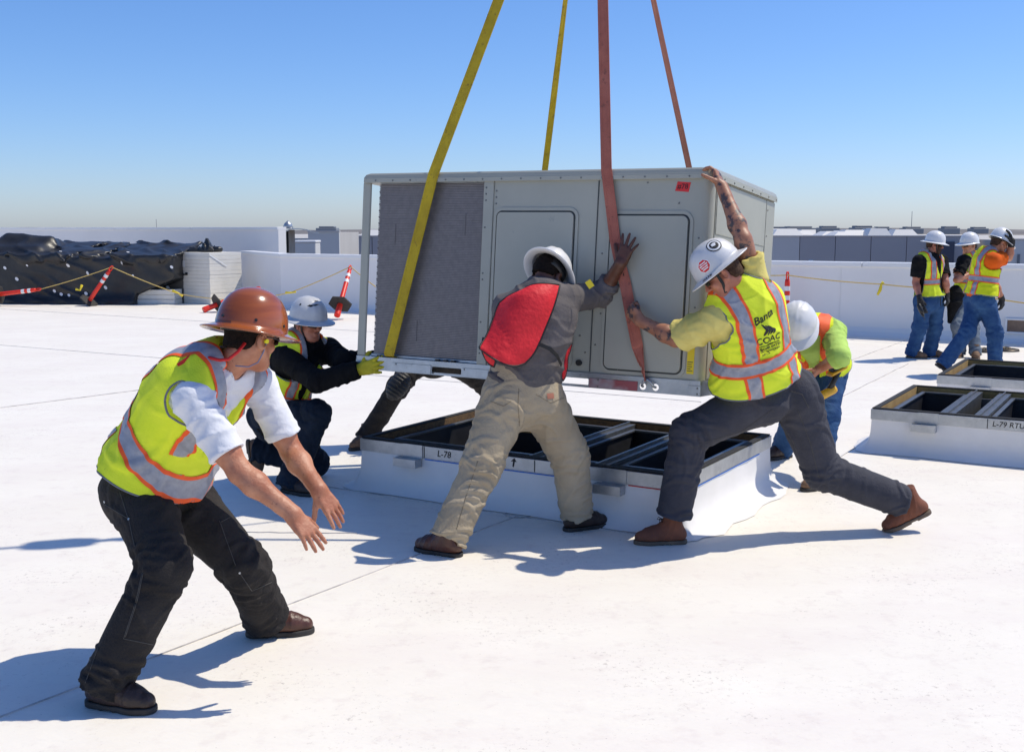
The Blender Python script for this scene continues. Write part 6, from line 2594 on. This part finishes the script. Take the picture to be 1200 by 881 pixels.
s5 = e.station(.6)
h, n, _, _ = vb.ray_cast(Vector(s5[0] - s5[2] * .6), Vector(s5[2]))
p = np.array(h) if h is not None else None
if p is not None:
    n = un(-s5[2])
    upv = un(at(893 - 9, 372 - 30, 6.1) - at(893, 372, 6.1))
    rt = np.cross(upv, n)
    p = p - rt * .018
    LK = dict(m=M['print_black'], parent=e.vest_o, lift=.0035)
    press_text(vb, 'COAC', .052, p, n, upv, bold=.0004, **LK)
    press_text(vb, 'COOPER GATTIS', .0205, p - upv * .047, n, upv, bold=.0006, **LK)
    press_text(vb, 'AIR CONDITIONING', .0160, p - upv * .068, n, upv, bold=.0004, **LK)
    press_text(vb, 'Banta', .058, p + upv * .135 - rt * .01, n, upv, bold=.001, shear=.3, rot=.25, **LK)
    decal_on(vb, p - upv * .029, n, upv, [(-.068, -.002), (.068, -.002), (.068, .002), (-.068, .002)], M['print_black'], 'lettering', e.vest_o, .0035)
    for k, (x0, l_) in enumerate(((-.045, .085), (-.020, .075), (.004, .065), (.026, .045))):      # the four flame strokes of the emblem
        pts = [(x0 * .75 + .016 * math.sin(t * 3.4) + .010 * t, .030 + l_ * .8 * (1 - t)) for t in np.linspace(0, 1, 6)]
        wv = [.002, .006, .008, .008, .006, .003]
        poly = [(x - w_, y) for (x, y), w_ in zip(pts, wv)] + [(x + w_, y) for (x, y), w_ in list(zip(pts, wv))[::-1]]
        decal_on(vb, p, n, upv, poly, M['print_black'], 'emblem_stroke', e.vest_o, .0035)

# ---- F: man bending behind E
f = Person(dict(pel=(960, 430, 8.2), neck=(948, 388, 7.88), head=(934, 383, 7.66), hipL=(974, 434, 8.16), hipR=(947, 432, 8.24), anL=gnd(962, 556, .092), anR=gnd(918, 523, .092), knL=(968, 488, -1), knR=(932, 480, -1),
                shL=(976, 390, 7.88), shR=(922, 386, 7.92), elL=(984, 418, -1), elR=(908, 405, -1), wrL=(960, 432, 7.72), wrR=(897, 428, 7.72)),
           'worker bent double behind the lunging man, crown of his white hard hat toward us', girth=1.05, bow=.05, seed=66, h=.010)
f.body(M['skin'], V(-.30, -.62, -.75), up_hint=V(-.2, -.7, .6), hands=dict(L=dict(d=V(-.6, -.3, -.6), n=V(-.6, .3, .3), curl=(30, 40, 30)), R=dict(d=V(-.6, -.3, -.6), n=V(-.6, .3, .3), curl=(30, 40, 30))), h=.007)
f.hair(M['hair'], h=.007)
f.hat(M['hat_white'], tilt=.0, dz=.036, brim='cap', ra=.136, rf=.150, hh=.150, bw=.05)
f.trousers(M['blue_denim'], rad=(.108, .088, .082), fold=.009)
f.shirt(M['lime_tee'], 'long', 1.3, off=.022)
f.vest(M['lime'], off=.038, t0=.05, arm=.088, fold=.008, flare=.06)
f.ansi(ts=.42, us=.110, w=.078, edge=.018, mats=[M['orange'], M['yellow_vest']])
f.boot('L', M['boot_tan'], M['sole_dark'], V(-.75, -.6, 0))
f.boot('R', M['boot_dark'], M['sole_dark'], V(-.8, -.5, 0))


def drill(origin, Mx, label, colour):
    """cordless drill: local x = barrel direction, z = up from grip to body"""
    t = thing('cordless_drill', origin, label, 'drill')
    W = lambda x, y, z: Mx @ Vector((x, y, z))
    q = MB()
    q.tube([W(-.07, 0, 0), W(-.055, 0, 0), W(.03, 0, 0), W(.07, 0, 0)], [.024, .031, .031, .026], 14)
    q.build('body', colour, t)
    q = MB()
    q.tube([W(.071, 0, 0), W(.10, 0, 0), W(.115, 0, 0)], [.021, .019, .010], 12)
    q.tube([W(.115, 0, 0), W(.165, 0, 0)], .004, 8)
    q.build('chuck', M['black_plastic'], t)
    q = MB()
    q.tube([W(-.022, 0, -.02), W(-.030, 0, -.07), W(-.040, 0, -.125)], [.023, .019, .022], 12)
    q.build('grip', M['black_plastic'], t)
    q = MB()
    q.box((-.085, -.037, -.150), (.035, .037, -.124), Mx, .008)
    q.build('battery_foot', colour, t)
    q = MB()
    q.box((-.082, -.035, -.190), (.032, .035, -.1505), Mx, .008)
    q.build('battery', M['black_plastic'], t)
    q = MB()
    q.box((-.008, -.008, -.050), (.008, .008, -.022), Mx, .004)
    q.build('trigger', M['black_plastic'], t)
    return t


o = at(968, 461, 7.72)
drill(o, frame(o, un(V(-.75, -.2, -.35)), un(V(.25, -.97, 0)), un(V(-.33, -.08, -.94))) @ Matrix.Scale(1.15, 4), 'yellow and black cordless drill hanging upside down at the bending worker\'s hip', M['drill_yellow'])

# ---- G, H, I: the three standing at the right
g = Person(dict(pel=(1089, 350, 15.55), neck=(1089, 299, 15.55), head=(1095, 287, 15.52), hipL=(1096, 352, 15.62), hipR=(1083, 352, 15.47), anL=gnd(1090, 411, .092), anR=gnd(1069, 412, .092), knL=(1096, 382, -1), knR=(1078, 382, -1),
                shL=(1103, 306, 15.66), shR=(1077, 306, 15.42), elL=(1108, 330, -1), elR=(1073, 331, 1), wrL=(1110, 346, 15.55), wrR=(1078, 350, 15.30)),
           'standing worker in black t-shirt and lime vest holding a dark drill by his side', group='three workers talking by the parapet', girth=1.12, seed=77, h=.013)
g.body(M['skin_red'], V(.92, -.30, -.12), hands=dict(R=dict(d=V(.15, -.1, -1), n=V(.2, .9, 0), curl=(55, 60, 40), glove=M['glove_black']), L=dict(d=V(.1, -.3, -1), n=V(-.5, .5, 0), curl=(30, 30, 20), glove=M['glove_black'])), h=.008)
g.hair(M['hair_brown'], beard=M['hair_brown'], h=.008)
g.hat(M['hat_white'], tilt=.04, brim='full', bw=.05)
g.glasses()
g.chin_strap()
g.trousers(M['blue_denim'], rad=(.112, .094, .088), fold=.011)
g.shirt(M['black_cloth'], 'short', .75, off=.02, t0=.10)
g.vest(M['lime'], off=.040, t0=.06, arm=.09, fold=.008, vneck=.3, flare=.04)
g.ansi(ts=.40, us=.105, w=.055, edge=.014, lower=False)
g.boot('L', M['boot_tan'], M['sole_tan'], V(.9, -.35, 0), h=.009)
g.boot('R', M['boot_tan'], M['sole_tan'], V(.8, -.55, 0), h=.009)
q = MB()
c6, r6, f6, d6, a6, b6 = g.station(.5)
q.ribbon([c6 + f6 * (b6 + .050) + d6 * (t * .1) for t in (-4, -2, 0, 2, 3.4)], .012, r6, .006)
q.build('zip', M['black_trim'], g.vest_o)
o = at(1078.5, 362, 15.18)
drill(o, frame(o, un(V(.30, -.35, -.88)), un(V(.75, -.6, .25)), un(V(-.55, -.65, .2))), 'dark drill held low in the gloved hand of the standing worker at left', M['black_plastic'])

h_ = Person(dict(pel=(1131, 350, 16.0), neck=(1140, 299, 16.), head=(1136, 288, 15.95), hipL=(1126, 352, 15.94), hipR=(1138, 353, 16.06), anL=gnd(1125, 411, .092), anR=gnd(1143, 412, .092), knL=(1122, 382, -1), knR=(1140, 383, -1),
                 shL=(1129, 306, 15.86), shR=(1150, 308, 16.1), elL=(1121, 328, -1), elR=(1147, 330, -1), wrL=(1136, 322, 15.78), wrR=(1128, 319, 15.80)),
            'worker with folded arms and pale jeans between the other two', group='three workers talking by the parapet', seed=88, h=.013)
h_.body(M['skin'], V(-.86, -.30, -.05), hands=dict(R=dict(d=V(-.7, -.5, .2), n=V(-.3, .8, 0), curl=(25, 30, 20)), L=dict(d=V(.8, -.1, .1), n=V(.2, .9, 0), curl=(25, 30, 20))), h=.007)
h_.hair(M['hair_brown'], h=.008)
h_.hat(M['hat_white'], tilt=.0, brim='cap', bw=.055)
h_.glasses()
h_.trousers(M['pale_denim'], rad=(.104, .085, .08), fold=.011)
h_.shirt(M['black_cloth'], 'short', .75, off=.018, t0=.14)
h_.vest(M['lime'], off=.034, t0=.12, arm=.088, fold=.008, vneck=.3)
h_.ansi(ts=.40, us=.10, w=.05, edge=.014)
h_.boot('L', M['boot_tan'], M['sole_tan'], V(-.6, -.75, 0), h=.009)
h_.boot('R', M['boot_tan'], M['sole_tan'], V(-.3, -.95, 0), h=.009)

i_ = Person(dict(pel=(1149, 349, 13.85), neck=(1158, 297, 13.85), head=(1171, 285, 13.83), hipL=(1144, 351, 13.97), hipR=(1154, 351, 13.75), anR=gnd(1166, 431, .092), anL=gnd(1107, 425, .16), knR=(1166, 390, -1), knL=(1134, 389, -1),
                 shL=(1149, 306, 14.0), shR=(1163, 305, 13.68), elL=(1166, 333, 1), elR=(1182, 302, -1), wrL=(1174, 350, 14.1), wrR=(1186, 284, 13.74)),
            'striding worker in orange t-shirt and yellow vest with a gloved hand on his hat', group='three workers talking by the parapet', girth=1.08, seed=99, h=.012)
i_.body(M['skin'], V(.85, .15, -.30), hands=dict(R=dict(d=V(-.22, .1, 1), n=V(-.85, .45, 0), curl=(14, 22, 15), spread=14, glove=M['glove_black']), L=dict(d=V(.15, 0, -1), n=V(-.4, .5, 0), curl=(30, 35, 20), glove=M['glove_black'])), h=.007)
i_.hair(M['hair_brown'], h=.008)
i_.hat(M['hat_white'], tilt=.12, brim='cap', bw=.055)
i_.trousers(M['blue_denim'], rad=(.110, .092, .086), fold=.012)
i_.shirt(M['orange_tee'], 'short', .62, off=.022, t0=.08)
i_.vest(M['yellow_vest'], off=.040, t0=.06, arm=.092, fold=.009, flare=.05, vneck=.3)
i_.ansi(ts=.42, us=.105, w=.055, edge=.015)
i_.boot('R', M['boot_dark'], M['sole_dark'], V(.9, .3, 0), h=.009)
i_.boot('L', M['boot_dark'], M['sole_dark'], V(.80, .05, -.55), up=V(.55, 0, .8), h=.009)

# black tool pouch hanging at H's hip
o = at(1119, 352, 15.70)


def fpouch(P):
    L = P - f32(o)
    d_ = ell(L, V(0, 0, .05), np.eye(3), V(.12, .07, .17))
    d_ = smin(d_, rcone(L, V(-.02, 0, -.05), V(-.06, 0, -.30), .085, .03), .06)
    return d_ - folds(P, V(.3, .2, 1), .12, 4) * .010


v, qd = sdf_mesh(fpouch, o - .40, o + .35, .012)
t = obj('tool_pouch', mesh_np('tool_pouch', v - o, qd), M['black_cloth'])
t.location = o
setp(t, 'black cloth tool pouch hanging at the hip of the worker with folded arms', 'tool pouch')
o = at(1128.5, 353, 13.72)
